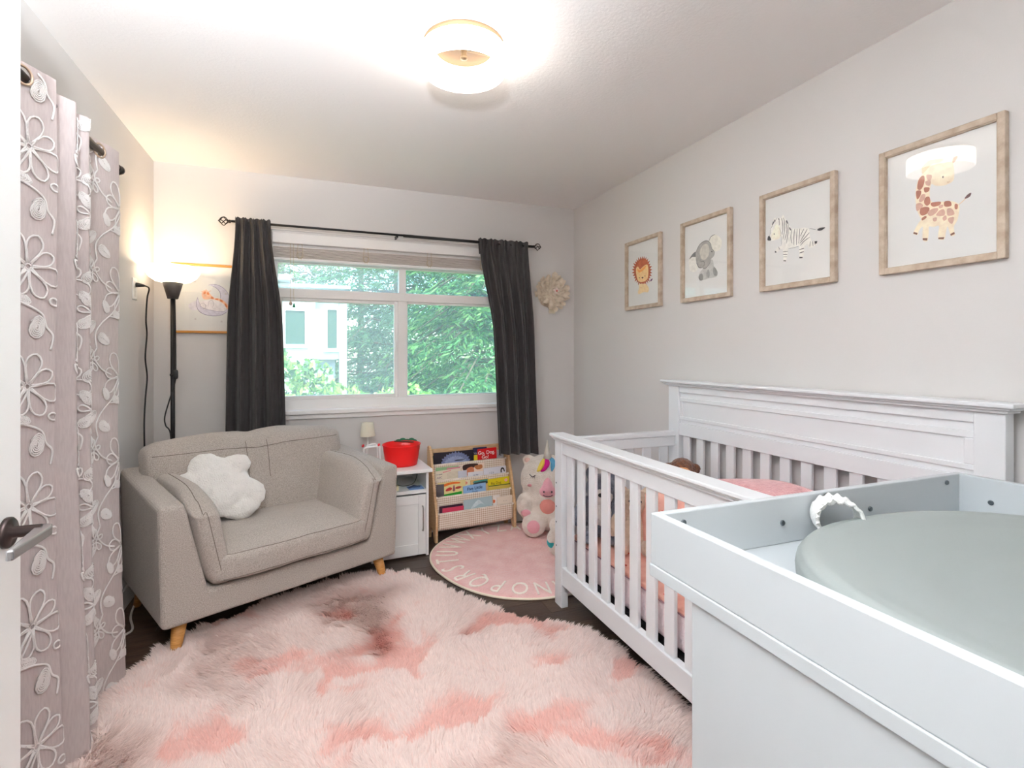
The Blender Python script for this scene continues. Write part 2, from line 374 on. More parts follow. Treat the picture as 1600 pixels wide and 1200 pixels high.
ART = {
 'giraffe': [
  ('p',(243,226,200),0,[(0.157,0.363),(0.177,0.368),(0.203,0.361),(0.221,0.353),(0.231,0.356),(0.242,0.352),(0.237,0.342),(0.229,0.335),(0.231,0.318),(0.232,0.293),(0.229,0.279),(0.218,0.273),(0.199,0.271),(0.177,0.278),(0.166,0.287),(0.161,0.273),(0.16,0.255),(0.162,0.234),(0.172,0.223),(0.195,0.219),(0.221,0.214),(0.237,0.205),(0.246,0.192),(0.245,0.168),(0.24,0.145),(0.231,0.128),(0.233,0.108),(0.234,0.1),(0.223,0.099),(0.215,0.126),(0.212,0.132),(0.208,0.113),(0.203,0.092),(0.186,0.096),(0.186,0.118),(0.188,0.14),(0.172,0.14),(0.158,0.144),(0.157,0.124),(0.153,0.097),(0.139,0.102),(0.138,0.129),(0.138,0.149),(0.126,0.136),(0.123,0.124),(0.109,0.131),(0.115,0.147),(0.126,0.165),(0.133,0.176),(0.124,0.199),(0.118,0.226),(0.116,0.263),(0.119,0.293),(0.126,0.317),(0.138,0.331),(0.136,0.35),(0.143,0.36)]),
  ('p',(232,196,160),0,[(0.143,0.36),(0.159,0.37),(0.181,0.365),(0.203,0.36),(0.19,0.351),(0.168,0.354),(0.154,0.343),(0.138,0.331),(0.136,0.35)]),
  ('p',(168,112,92),0,[(0.126,0.314),(0.136,0.324),(0.144,0.319),(0.143,0.296),(0.133,0.278),(0.123,0.282),(0.122,0.297)]),
  ('p',(205,166,148),0,[(0.15,0.322),(0.166,0.317),(0.164,0.302),(0.154,0.303)]),
  ('p',(205,166,148),0,[(0.147,0.302),(0.163,0.299),(0.16,0.283),(0.149,0.289)]),
  ('p',(168,112,92),0,[(0.143,0.281),(0.159,0.277),(0.157,0.265),(0.145,0.265)]),
  ('p',(168,112,92),0,[(0.119,0.277),(0.133,0.274),(0.132,0.258),(0.122,0.247),(0.118,0.262)]),
  ('p',(205,166,148),0,[(0.136,0.26),(0.147,0.256),(0.143,0.24),(0.133,0.235),(0.127,0.242)]),
  ('p',(168,112,92),0,[(0.147,0.246),(0.159,0.245),(0.162,0.224),(0.152,0.217),(0.143,0.23)]),
  ('p',(205,166,148),0,[(0.118,0.231),(0.131,0.232),(0.14,0.22),(0.126,0.208),(0.119,0.21)]),
  ('p',(168,112,92),0,[(0.133,0.214),(0.152,0.213),(0.16,0.205),(0.154,0.191),(0.138,0.187),(0.13,0.197)]),
  ('p',(168,112,92),0,[(0.164,0.223),(0.192,0.22),(0.19,0.209),(0.17,0.209)]),
  ('p',(168,112,92),0,[(0.205,0.217),(0.221,0.213),(0.224,0.198),(0.21,0.198),(0.203,0.204)]),
  ('p',(168,112,92),0,[(0.234,0.2),(0.242,0.197),(0.241,0.183),(0.234,0.185)]),
  ('p',(205,166,148),0,[(0.154,0.194),(0.168,0.202),(0.186,0.199),(0.179,0.185),(0.161,0.179)]),
  ('p',(205,166,148),0,[(0.18,0.177),(0.19,0.191),(0.203,0.191),(0.204,0.171)]),
  ('p',(205,166,148),0,[(0.212,0.19),(0.225,0.188),(0.233,0.168),(0.214,0.168)]),
  ('p',(205,166,148),0,[(0.215,0.158),(0.231,0.159),(0.227,0.138),(0.217,0.146)]),
  ('p',(168,112,92),0,[(0.136,0.178),(0.147,0.183),(0.151,0.177),(0.138,0.17)]),
  ('p',(205,166,148),0,[(0.17,0.169),(0.181,0.17),(0.181,0.159),(0.173,0.158)]),
  ('p',(205,166,148),0,[(0.199,0.165),(0.208,0.17),(0.211,0.157),(0.202,0.154)]),
  ('p',(205,166,148),0,[(0.188,0.207),(0.2,0.208),(0.199,0.199),(0.19,0.198)]),
  ('l',(222,190,150),0.0022,[(0.244,0.195),(0.254,0.202),(0.27,0.215)]),
  ('p',(110,80,80),0,[(0.261,0.212),(0.27,0.222),(0.279,0.224),(0.276,0.214),(0.267,0.21)]),
  ('p',(70,50,45),0,[(0.199,0.303),(0.201,0.303),(0.202,0.299),(0.2,0.296),(0.198,0.299)]),
  ('s',(120,84,70),0,[(0.109,0.131),(0.111,0.137),(0.123,0.13),(0.121,0.124)]),
  ('s',(120,84,70),0,[(0.139,0.102),(0.139,0.109),(0.154,0.106),(0.153,0.098)]),
  ('s',(120,84,70),0,[(0.186,0.096),(0.187,0.101),(0.204,0.099),(0.202,0.092)]),
  ('s',(120,84,70),0,[(0.223,0.099),(0.221,0.105),(0.233,0.11),(0.234,0.103)]),
  ('p',(176,130,104),0,[(0.227,0.341),(0.231,0.354),(0.242,0.354),(0.238,0.344),(0.231,0.337)]),
  ('l',(190,150,110),0.0014,[(0.212,0.281),(0.215,0.277),(0.221,0.28)]),
 ],
 'zebra': [
  ('p',(236,234,228),0,[(0.062,0.312),(0.074,0.329),(0.083,0.322),(0.097,0.323),(0.108,0.32),(0.119,0.332),(0.127,0.316),(0.141,0.293),(0.158,0.266),(0.171,0.258),(0.198,0.252),(0.229,0.249),(0.246,0.237),(0.251,0.209),(0.259,0.185),(0.274,0.182),(0.287,0.177),(0.281,0.167),(0.264,0.159),(0.246,0.158),(0.239,0.171),(0.226,0.171),(0.224,0.146),(0.217,0.121),(0.202,0.124),(0.2,0.151),(0.198,0.177),(0.171,0.175),(0.147,0.175),(0.141,0.148),(0.134,0.122),(0.121,0.124),(0.119,0.152),(0.115,0.181),(0.1,0.177),(0.083,0.17),(0.077,0.178),(0.088,0.191),(0.111,0.196),(0.112,0.219),(0.108,0.235),(0.094,0.226),(0.071,0.227),(0.051,0.23),(0.036,0.236),(0.039,0.249),(0.051,0.261),(0.053,0.29)]),
  ('p',(244,236,220),0,[(0.08,0.296),(0.097,0.285),(0.105,0.254),(0.1,0.232),(0.08,0.229),(0.059,0.235),(0.056,0.255),(0.068,0.277)]),
  ('l',(96,96,100),0.0022,[(0.085,0.323),(0.068,0.306),(0.053,0.285)]),
  ('l',(96,96,100),0.0022,[(0.076,0.321),(0.059,0.293)]),
  ('l',(96,96,100),0.003,[(0.097,0.321),(0.099,0.289)]),
  ('l',(96,96,100),0.003,[(0.111,0.319),(0.117,0.28),(0.114,0.243)]),
  ('l',(96,96,100),0.003,[(0.122,0.317),(0.127,0.273),(0.119,0.223)]),
  ('l',(96,96,100),0.0032,[(0.133,0.3),(0.139,0.261),(0.128,0.216)]),
  ('l',(96,96,100),0.003,[(0.147,0.283),(0.144,0.246),(0.136,0.2)]),
  ('l',(96,96,100),0.003,[(0.163,0.258),(0.159,0.224),(0.163,0.195)]),
  ('l',(96,96,100),0.003,[(0.178,0.254),(0.174,0.221),(0.174,0.186)]),
  ('l',(96,96,100),0.003,[(0.19,0.252),(0.188,0.218),(0.187,0.183)]),
  ('l',(96,96,100),0.003,[(0.203,0.25),(0.2,0.215),(0.198,0.188)]),
  ('l',(96,96,100),0.003,[(0.224,0.246),(0.213,0.23),(0.206,0.218)]),
  ('l',(96,96,100),0.0032,[(0.239,0.241),(0.224,0.219),(0.206,0.196)]),
  ('l',(96,96,100),0.0034,[(0.248,0.223),(0.229,0.207),(0.203,0.187)]),
  ('l',(96,96,100),0.003,[(0.251,0.204),(0.224,0.192),(0.206,0.177)]),
  ('l',(96,96,100),0.0036,[(0.2,0.16),(0.224,0.162)]),
  ('l',(96,96,100),0.004,[(0.202,0.146),(0.223,0.148)]),
  ('l',(96,96,100),0.0026,[(0.118,0.166),(0.144,0.164)]),
  ('l',(96,96,100),0.0026,[(0.119,0.155),(0.141,0.151)]),
  ('l',(96,96,100),0.002,[(0.12,0.144),(0.14,0.141)]),
  ('l',(96,96,100),0.0026,[(0.254,0.186),(0.251,0.164)]),
  ('l',(96,96,100),0.0026,[(0.264,0.184),(0.266,0.163)]),
  ('l',(96,96,100),0.0026,[(0.274,0.181),(0.276,0.166)]),
  ('l',(96,96,100),0.0022,[(0.095,0.193),(0.102,0.178)]),
  ('l',(96,96,100),0.005,[(0.061,0.3),(0.068,0.313)]),
  ('l',(96,96,100),0.005,[(0.072,0.319),(0.078,0.311)]),
  ('l',(96,96,100),0.006,[(0.136,0.302),(0.145,0.285)]),
  ('l',(96,96,100),0.006,[(0.152,0.267),(0.159,0.253)]),
  ('l',(96,96,100),0.005,[(0.095,0.321),(0.099,0.313)]),
  ('l',(96,96,100),0.0016,[(0.249,0.241),(0.264,0.235),(0.279,0.229)]),
  ('l',(96,96,100),0.0012,[(0.053,0.287),(0.049,0.257),(0.039,0.247)]),
  ('l',(96,96,100),0.0012,[(0.147,0.175),(0.171,0.174),(0.198,0.175)]),
  ('l',(96,96,100),0.0012,[(0.114,0.243),(0.111,0.22),(0.113,0.198)]),
  ('l',(96,96,100),0.0014,[(0.1,0.277),(0.108,0.254),(0.104,0.233)]),
  ('p',(80,80,84),0,[(0.036,0.235),(0.039,0.252),(0.048,0.25),(0.056,0.231)]),
  ('p',(60,60,64),0,[(0.07,0.258),(0.074,0.258),(0.074,0.252),(0.071,0.253)]),
  ('p',(70,70,74),0,[(0.286,0.227),(0.298,0.232),(0.322,0.228),(0.305,0.221),(0.293,0.221)]),
  ('s',(70,70,74),0,[(0.121,0.124),(0.122,0.128),(0.135,0.126),(0.134,0.121)]),
  ('s',(70,70,74),0,[(0.202,0.123),(0.202,0.129),(0.218,0.126),(0.217,0.121)]),
  ('s',(70,70,74),0,[(0.276,0.171),(0.274,0.182),(0.287,0.18),(0.284,0.17)]),
  ('s',(70,70,74),0,[(0.076,0.171),(0.077,0.179),(0.086,0.172),(0.083,0.169)]),
 ],
 'lion': [
  ('s',(176,92,62),0,[(0.256,0.225),(0.277,0.212),(0.254,0.21),(0.274,0.193),(0.248,0.196),(0.26,0.18),(0.242,0.183),(0.254,0.16),(0.23,0.173),(0.234,0.154),(0.215,0.168),(0.217,0.144),(0.2,0.163),(0.196,0.14),(0.183,0.161),(0.175,0.144),(0.166,0.164),(0.151,0.142),(0.149,0.169),(0.13,0.152),(0.133,0.178),(0.114,0.17),(0.119,0.189),(0.093,0.183),(0.105,0.202),(0.085,0.204),(0.098,0.218),(0.071,0.223),(0.092,0.234),(0.061,0.244),(0.09,0.25),(0.061,0.266),(0.091,0.267),(0.067,0.286),(0.097,0.281),(0.076,0.305),(0.107,0.293),(0.097,0.313),(0.117,0.305),(0.113,0.325),(0.133,0.31),(0.131,0.334),(0.149,0.314),(0.153,0.335),(0.166,0.315),(0.175,0.334),(0.183,0.312),(0.197,0.33),(0.2,0.306),(0.219,0.322),(0.215,0.296),(0.238,0.309),(0.229,0.285),(0.255,0.292),(0.24,0.272),(0.261,0.271),(0.248,0.257),(0.277,0.253),(0.253,0.241),(0.278,0.232)]),
  ('p',(192,104,70),0,[(0.111,0.277),(0.151,0.307),(0.193,0.315),(0.231,0.293),(0.243,0.261),(0.218,0.275),(0.176,0.264),(0.151,0.253),(0.125,0.275)]),
  ('p',(246,206,150),0,[(0.107,0.262),(0.129,0.274),(0.151,0.253),(0.176,0.262),(0.214,0.273),(0.235,0.263),(0.239,0.222),(0.231,0.184),(0.201,0.17),(0.159,0.17),(0.129,0.185),(0.114,0.215)]),
  ('p',(240,166,96),0,[(0.117,0.261),(0.151,0.248),(0.18,0.259),(0.214,0.266),(0.201,0.248),(0.159,0.234),(0.138,0.235)]),
  ('p',(242,214,168),0,[(0.146,0.157),(0.176,0.157),(0.218,0.148),(0.243,0.122),(0.235,0.098),(0.193,0.103),(0.142,0.096),(0.129,0.11),(0.142,0.134)]),
  ('l',(220,170,120),0.0022,[(0.21,0.139),(0.235,0.153),(0.259,0.166)]),
  ('p',(110,76,110),0,[(0.257,0.164),(0.267,0.175),(0.282,0.176),(0.277,0.167),(0.267,0.162)]),
  ('l',(210,150,100),0.0016,[(0.151,0.138),(0.172,0.131),(0.176,0.105)]),
  ('l',(210,150,100),0.0016,[(0.212,0.136),(0.193,0.123),(0.193,0.103)]),
  ('p',(70,50,40),0,[(0.141,0.203),(0.148,0.202),(0.148,0.196),(0.141,0.197)]),
  ('p',(70,50,40),0,[(0.201,0.206),(0.207,0.205),(0.207,0.199),(0.201,0.2)]),
  ('p',(90,60,60),0,[(0.168,0.2),(0.189,0.199),(0.18,0.189)]),
 ],
 'elephant': [
  ('p',(232,230,220),0,[(0.213,0.31),(0.228,0.33),(0.257,0.332),(0.29,0.309),(0.302,0.282),(0.29,0.251),(0.257,0.245),(0.234,0.262),(0.219,0.286)]),
  ('p',(232,230,224),0,[(0.113,0.265),(0.087,0.261),(0.058,0.24),(0.055,0.203),(0.068,0.174),(0.1,0.161),(0.125,0.174),(0.113,0.211)]),
  ('p',(120,120,120),0,[(0.115,0.269),(0.087,0.264),(0.058,0.238),(0.084,0.246),(0.115,0.243)]),
  ('l',(120,120,120),0.0035,[(0.21,0.307),(0.221,0.325),(0.237,0.332),(0.254,0.333)]),
  ('p',(196,196,192),0,[(0.165,0.168),(0.228,0.207),(0.242,0.189),(0.248,0.168),(0.271,0.139),(0.268,0.115),(0.239,0.111),(0.213,0.112),(0.186,0.109),(0.162,0.108),(0.144,0.109),(0.132,0.126),(0.144,0.154)]),
  ('p',(148,148,146),0,[(0.132,0.126),(0.141,0.142),(0.159,0.143),(0.167,0.125),(0.162,0.109),(0.144,0.109)]),
  ('p',(150,150,148),0,[(0.248,0.166),(0.271,0.139),(0.268,0.119),(0.248,0.122),(0.239,0.144)]),
  ('p',(160,160,158),0,[(0.195,0.151),(0.21,0.157),(0.216,0.126),(0.201,0.116)]),
  ('l',(140,140,138),0.0025,[(0.192,0.147),(0.189,0.113)]),
  ('p',(172,170,166),0,[(0.113,0.272),(0.138,0.302),(0.174,0.314),(0.204,0.308),(0.225,0.289),(0.231,0.267),(0.248,0.245),(0.245,0.226),(0.228,0.213),(0.21,0.186),(0.18,0.168),(0.162,0.175),(0.138,0.179),(0.119,0.206),(0.11,0.238)]),
  ('p',(206,202,192),0,[(0.144,0.27),(0.168,0.296),(0.198,0.294),(0.213,0.27),(0.21,0.237),(0.186,0.216),(0.159,0.22),(0.144,0.245)]),
  ('l',(110,110,110),0.0035,[(0.113,0.268),(0.138,0.301),(0.174,0.314),(0.204,0.309),(0.227,0.288)]),
  ('l',(120,120,120),0.0028,[(0.225,0.287),(0.232,0.264),(0.249,0.245),(0.246,0.226),(0.229,0.213)]),
  ('l',(110,110,108),0.004,[(0.116,0.21),(0.135,0.181),(0.159,0.175)]),
  ('l',(120,120,118),0.003,[(0.15,0.209),(0.174,0.205),(0.177,0.187),(0.159,0.182)]),
  ('p',(90,90,90),0,[(0.228,0.253),(0.237,0.25),(0.234,0.244),(0.228,0.247)]),
  ('l',(120,120,120),0.003,[(0.162,0.175),(0.183,0.167),(0.213,0.186),(0.228,0.209)]),
 ],
 'moon': [
  ('p',(222,218,226),0,[(0.09,0.167),(0.107,0.187),(0.132,0.198),(0.145,0.179),(0.139,0.144),(0.107,0.141)]),
  ('p',(214,210,222),0,[(0.197,0.299),(0.231,0.305),(0.266,0.293),(0.297,0.265),(0.317,0.22),(0.324,0.185),(0.306,0.14),(0.271,0.116),(0.227,0.108),(0.179,0.116),(0.147,0.137),(0.132,0.174),(0.14,0.218),(0.147,0.186),(0.171,0.16),(0.218,0.144),(0.253,0.138),(0.284,0.139),(0.297,0.164),(0.275,0.204),(0.264,0.223),(0.262,0.253),(0.24,0.282),(0.218,0.293)]),
  ('p',(232,226,228),0,[(0.145,0.186),(0.171,0.2),(0.197,0.205),(0.223,0.209),(0.262,0.208),(0.291,0.179),(0.284,0.144),(0.249,0.137),(0.197,0.144),(0.166,0.154)]),
  ('p',(236,190,160),0,[(0.166,0.259),(0.179,0.267),(0.194,0.264),(0.21,0.241),(0.231,0.219),(0.262,0.216),(0.293,0.194),(0.311,0.165),(0.299,0.153),(0.284,0.181),(0.249,0.205),(0.21,0.212),(0.175,0.21),(0.162,0.234)]),
  ('p',(220,130,80),0,[(0.171,0.254),(0.182,0.259),(0.184,0.247),(0.173,0.242)]),
  ('p',(220,130,80),0,[(0.19,0.252),(0.199,0.253),(0.201,0.238),(0.192,0.24)]),
  ('p',(216,130,84),0,[(0.214,0.229),(0.227,0.222),(0.223,0.214),(0.212,0.216)]),
  ('p',(216,130,84),0,[(0.236,0.217),(0.251,0.217),(0.249,0.208),(0.237,0.21)]),
  ('p',(216,130,84),0,[(0.262,0.213),(0.275,0.206),(0.274,0.196),(0.262,0.202)]),
  ('p',(216,130,84),0,[(0.286,0.189),(0.299,0.179),(0.302,0.165),(0.291,0.169)]),
  ('l',(216,140,100),0.002,[(0.166,0.256),(0.158,0.259)]),
  ('l',(216,140,100),0.002,[(0.186,0.265),(0.185,0.273)]),
  ('l',(216,140,100),0.002,[(0.201,0.258),(0.213,0.265)]),
  ('l',(150,140,170),0.0028,[(0.197,0.299),(0.231,0.305),(0.266,0.293),(0.297,0.265),(0.317,0.22)]),
  ('l',(140,130,160),0.003,[(0.214,0.297),(0.244,0.28),(0.262,0.253),(0.264,0.218)]),
  ('l',(130,120,150),0.003,[(0.14,0.221),(0.132,0.179),(0.147,0.137),(0.179,0.116),(0.227,0.108),(0.271,0.116),(0.297,0.134)]),
  ('l',(150,140,170),0.0024,[(0.14,0.218),(0.149,0.184),(0.162,0.16),(0.197,0.146),(0.249,0.137),(0.288,0.139)]),
  ('l',(160,150,165),0.002,[(0.154,0.165),(0.156,0.179),(0.171,0.185),(0.184,0.17),(0.177,0.153),(0.16,0.15),(0.154,0.165)]),
  ('l',(170,160,170),0.002,[(0.197,0.166),(0.201,0.196),(0.218,0.204),(0.227,0.182),(0.218,0.157)]),
  ('p',(206,200,200),0,[(0.12,0.314),(0.126,0.325),(0.132,0.315)]),
  ('p',(206,200,200),0,[(0.122,0.083),(0.128,0.094),(0.134,0.084)]),
  ('p',(206,200,200),0,[(0.264,0.071),(0.27,0.082),(0.276,0.071)]),
  ('p',(206,200,200),0,[(0.287,0.244),(0.293,0.255),(0.299,0.245)]),
 ],
}

# ---------------------------------------------------------------- open bedroom door with lever handle
dr = bpy.data.objects.new('door_1', None); C.objects.link(dr); dr.location = (-.5, 1.228, 0); setting(dr)
b = M(); b.box(-.038, 0, -.76, 0, .012, 2.03)
part('door_leaf', b, DOORW, dr, bevel=.002)
for z0, z1 in ((.2,.85),(1.15,1.9)):
    b = M(); b.box(0,.004,-.66,-.10,z0,z0+.02); b.box(0,.004,-.66,-.10,z1-.02,z1); b.box(0,.004,-.66,-.64,z0,z1); b.box(0,.004,-.12,-.10,z0,z1)
    part('panel_moulding', b, DOORW, dr, bevel=.0015)
hd = part('door_handle', M().lathe([(.0,0),(.027,.0),(.027,.006),(.024,.009),(.010,.011),(.010,.05),(.0,.05)], (0,-.052,.962), 28, axis='x', cap0=False), BRONZE, dr, True)
b = M(); b.prism([(.046,.0),(.062,-.006),(.068,-.024),(.066,-.15),(.056,-.152),(.045,-.05),(.040,-.02)], .952, .969, 'z')
for i,v in enumerate(b.v): b.v[i] = (v[0], v[1]-.035, v[2])
part('lever', b, CHROME, hd, bevel=.003, seg=3)

# ---------------------------------------------------------------- embroidered sheer curtains on the left wall
def make_path(cp):
    pts = spline(cp, 14, closed=False); s = [0]
    for a, b_ in zip(pts, pts[1:]): s.append(s[-1]+math.dist(a, b_))
    pts = np.array(pts); s = np.array(s)
    def f(t):
        x = np.interp(t, s, pts[:,0]); y = np.interp(t, s, pts[:,1]); e = .004
        dx = np.interp(t+e, s, pts[:,0])-np.interp(t-e, s, pts[:,0]); dy = np.interp(t+e, s, pts[:,1])-np.interp(t-e, s, pts[:,1])
        L = math.hypot(dx,dy) or 1
        return x, y, dy/L, -dx/L          # normal towards the room
    return f, s[-1]
ZT = 2.062
def sheer(label, cp, grom, skip, phase, loc):
    f, L = make_path(cp)
    root = thing('sheer_curtain', label, 'curtain', (-.72, loc, 0), group='sheer curtain panels on the left wall rod')
    ox, oy = -.72, loc
    def surf(s, z, off=0):
        x, y, nx, ny = f(min(max(s,0.0),L))
        k = (ZT-z)/ZT
        wob = .010*math.sin(9*s+3*z)*k + .012*k*math.sin(2.1*z+s*4)
        flare = .018*k*k
        return (x+nx*(off)+wob+flare-ox, y+ny*off+.006*math.sin(4*z+s*13)*k-oy, z)
    nu = int(L/.0055)
    zs = list(np.linspace(.018, 1.97, 54))+list(np.linspace(1.975, ZT, 18))
    def holed(z_list, off):
        g = M(); n = nu; vs = [surf(L*i/(n-1), z, off) for z in z_list for i in range(n)]; fs = []
        for j in range(len(z_list)-1):
            for i in range(n-1):
                sc_, zc_ = L*(i+.5)/(n-1), (z_list[j]+z_list[j+1])/2
                if all(math.hypot(sc_-q, zc_-2.025) > .0235 for q in grom): fs.append((j*n+i,j*n+i+1,(j+1)*n+i+1,(j+1)*n+i))
        g.add(vs, fs); return g
    part('curtain_cloth', holed(zs, 0), SHEER, root, True)
    part('header_band', holed([z for z in zs if z > 1.974], -.002), mat('sheer_header',(230,220,216),.9), root, True)
    for sg in grom:
        x, y, nx, ny = f(sg); t = Vector((-ny, nx, 0)); zc = 2.025; b = M()
        for (r, rr) in ((.0245,.0038),):
            b.tube([Vector((x-ox+nx*.004, y-oy+ny*.004, zc))+t*(r*math.cos(a))+Vector((0,0,r*math.sin(a))) for a in np.linspace(0,2*PI,29)[:-1]], rr, 6, closed=True)
        part('grommet', b, BRASS, root, True)
    # embroidery: stitched ribbons and filled leaves that ride on the cloth
    e = M()
    def ribbon(pts, wd):
        n = len(pts); vs = []
        for i, (a, z) in enumerate(pts):
            p, q = pts[max(i-1,0)], pts[min(i+1,n-1)]; dx, dz = q[0]-p[0], q[1]-p[1]; l = math.hypot(dx,dz) or 1
            vs += [surf(a-dz/l*wd/2, z+dx/l*wd/2, .0022), surf(a+dz/l*wd/2, z-dx/l*wd/2, .0022)]
        e.add(vs, [(2*i,2*i+1,2*i+3,2*i+2) for i in range(n-1)])
    def ok(a, z, r=.0): return all(not (s0-r < a < s1+r) for s0, s1 in skip) and r < a < L-r and z < 2.05-r and z > .03+r
    def petals(cx, cz, R, n, a0=0):
        for k in range(n):
            t = a0+2*PI*k/n; rr = R*(.85+.3*((k*37)%5)/4)
            if not ok(cx+rr*math.cos(t)*.7, cz+rr*math.sin(t)*.7): continue
            pts = []
            for i in range(13):
                q = PI*i/12; r = rr*math.sin(q)**.7*.0+rr*(1-abs(1-2*i/12)**1.6); wd_ = rr*.26*math.sin(2*PI*i/12)
                pts.append((cx+.008*math.cos(t)+r*math.cos(t)-wd_*math.sin(t), cz+.008*math.sin(t)+r*math.sin(t)+wd_*math.cos(t)))
            ribbon(pts, .0052)
        if ok(cx, cz, .01): ribbon([(cx+.008*math.cos(q), cz+.008*math.sin(q)) for q in np.linspace(0,2*PI,9)], .004)
    def leaf(cx, cz, a, b_, t):
        if not ok(cx, cz, .004): return
        nt_ = 30; out_ = []
        for i in range(nt_*2+1):
            q = i*2*PI/(nt_/2.6); k = .10+.90*i/(nt_*2)
            u, v = a*k*math.cos(q), b_*k*math.sin(q)*(1-.25*math.cos(q)); out_.append((cx+u*math.cos(t)-v*math.sin(t), cz+u*math.sin(t)+v*math.cos(t)))
        ribbon(out_, .0036)
    def vine(pts, wd=.0055):
        sp = spline(pts, 6, closed=False)
        run = []
        for p in sp:
            if ok(*p): run.append(p)
            else:
                if len(run) > 1: ribbon(run, wd)
                run = []
        if len(run) > 1: ribbon(run, wd)
    TW, TH = .255, .325
    for i in range(-1, int(L/TW)+2):
        for j in range(-1, 8):
            ax = i*TW+phase; az = j*TH+(.16 if i % 2 else 0)
            P_ = lambda a, c_: (ax+a*1.3, az+c_)
            petals(*P_(.15,.215), .084, 8, .5)
            vine([P_(.15,.20),P_(.135,.165),P_(.115,.135),P_(.10,.12)])
            leaf(*P_(.088,.155), .026, .015, 2.0); leaf(*P_(.135,.128), .030, .015, -.35)
            vine([P_(.10,.12),P_(.14,.115),P_(.18,.09),P_(.19,.055),P_(.205,.03),P_(.20,-.01)])
            leaf(*P_(.17,.052), .034, .022, 1.3); leaf(*P_(.215,.082), .030, .018, .5)
            vine([P_(.10,.12),P_(.07,.09),P_(.05,.05),P_(.055,.0)])
            leaf(*P_(.03,.075), .034, .020, .7); leaf(*P_(.08,.035), .032, .020, -.6); leaf(*P_(.02,.0), .030, .018, 2.2)
            petals(*P_(.035,-.045), .034, 5, .3)
            vine([P_(.055,.0),P_(.045,-.03),P_(.07,-.075),P_(.11,-.10)])
    em = part('embroidery', e, EMBRO, root, True); em['kind'] = 'stuff'; md = em.modifiers.new('thread','SOLIDIFY'); md.thickness = .0018; md.offset = 1
    return root
A = [(-.79,1.22),(-.69,1.36),(-.78,1.44),(-.68,1.57),(-.79,1.64),(-.735,1.73),(-.69,1.82),(-.676,1.853)]
B = [(-.77,1.868),(-.73,1.92),(-.690,1.975),(-.678,1.998),(-.70,2.02),(-.775,2.035),(-.72,2.075),(-.682,2.108),(-.705,2.125),(-.79,2.16),(-.745,2.26),(-.705,2.36),(-.690,2.425)]
fA, LA = make_path(A); fB, LB = make_path(B)
sheer('embroidered sheer curtain panel nearest the open door, with the larger brass ring in view', A, [LA-.098, LA-.42], [], .06, 1.5)
sheer('embroidered sheer curtain panel nearer the armchair, plain fold beside the other panel', B, [LB-.112], [(0,.155)], .10, 2.15)
rd = thing('curtain_rod', 'dark bronze rod on the left wall holding the sheer curtains', 'curtain rod', (-.72,1.9,2.025))
part('rod', M().tube([(0,-.78,0),(0,.60,0)], .0125, 14), BRONZE, rd, True)
part('finial', M().lathe([(.013,0),(.016,.006),(.010,.012),(.018,.026),(.020,.036),(.012,.048),(.004,.054)], (0,.60,0), 16, axis='y'), BRONZE, rd, True)
for y in (-.7,.56): part('bracket', M().box(-.154,.006,y-.008,y+.008,-.03,-.012), BRONZE, rd, bevel=.002)

# ---------------------------------------------------------------- wall plates and cords
def plate(label, y, z):
    t = thing('wall_outlet', label, 'outlet', (XL, y, z))
    part('cover_plate', M().box(0,.006,-.036,.036,-.058,.058), WPL, t, bevel=.003)
    for dz in (-.026,.026): part('socket', M().box(.0055,.0075,-.017,.017,dz-.016,dz+.016), mat('socket_face',(226,224,220),.5), t, bevel=.004)
    return t
plate('white wall outlet with a black plug beside the torchiere lamp', 3.305, 1.628)
plate('white wall outlet half hidden at the edge of the sheer curtain', 2.80, 1.60)
t = thing('power_cord', 'black power cord hanging from the wall outlet down behind the armchair', 'cord', (XL,3.31,1.65))
part('plug', M().tube([(.008,0,0),(.02,0,0),(.045,.006,-.002)], [.013,.012,.006], 10), BLACKP, t, True)
cp = [(.045,.006,-.002),(.05,.07,-.01),(.03,.115,-.06),(.022,.125,-.18),(.02,.15,-.26),(.02,.12,-.39),(.02,.155,-.50),(.018,.13,-.62),(.02,.10,-.76),(.02,.11,-.98),(.02,.12,-1.3),(.05,.15,-1.642)]
part('cable', M().tube(spline(cp,7,False), .0042, 7), CORDB, t, True)
t = thing('extension_cord', 'white cord snaking over the dark floor behind the sheer curtain', 'cord', (XL+.02,3.2,0))
cp = [(.02,.25,.006),(.012,.10,.006),(.030,-.10,.006),(.050,-.21,.006),(.09,-.333,.006),(.07,-.384,.006),(.03,-.48,.006),(.04,-.62,.006)]
part('cable', M().tube(spline(cp,7,False), .005, 8), CORDW, t, True)

# ---------------------------------------------------------------- torchiere floor lamp in the left corner
LMX, LMY = -.722, 3.425
t = thing('floor_lamp', 'black torchiere floor lamp with a glowing white bowl in the corner', 'floor lamp', (LMX,LMY,0))
part('base', M().lathe([(.0,.0),(.125,.0),(.125,.018),(.110,.026),(.02,.032),(.012,.05)], n=36, cap0=False), BLACKM, t, True)
part('pole', M().lathe([(.0115,.03),(.0115,1.62)], n=16), BLACKM, t, True)
for z in (.62,1.155): part('pole_joint', M().lathe([(.014,0),(.015,.003),(.015,.011),(.014,.014)], (0,0,z), 16), BLACKM, t, True)
part('shade_cup', M().lathe([(.022,1.592),(.026,1.592),(.050,1.682),(.046,1.685)], n=28), mat('charcoal_cup',(62,58,56),.5), t, True)
BOWL = bpy.data.materials.new('glowing_opal_glass'); BOWL.use_nodes = True
_b = BOWL.node_tree.nodes['Principled BSDF']; _b.inputs['Base Color'].default_value = lin((255,246,230)); _b.inputs['Emission Color'].default_value = lin((255,236,205)); _b.inputs['Emission Strength'].default_value = 1.6; _b.inputs['Roughness'].default_value = .4
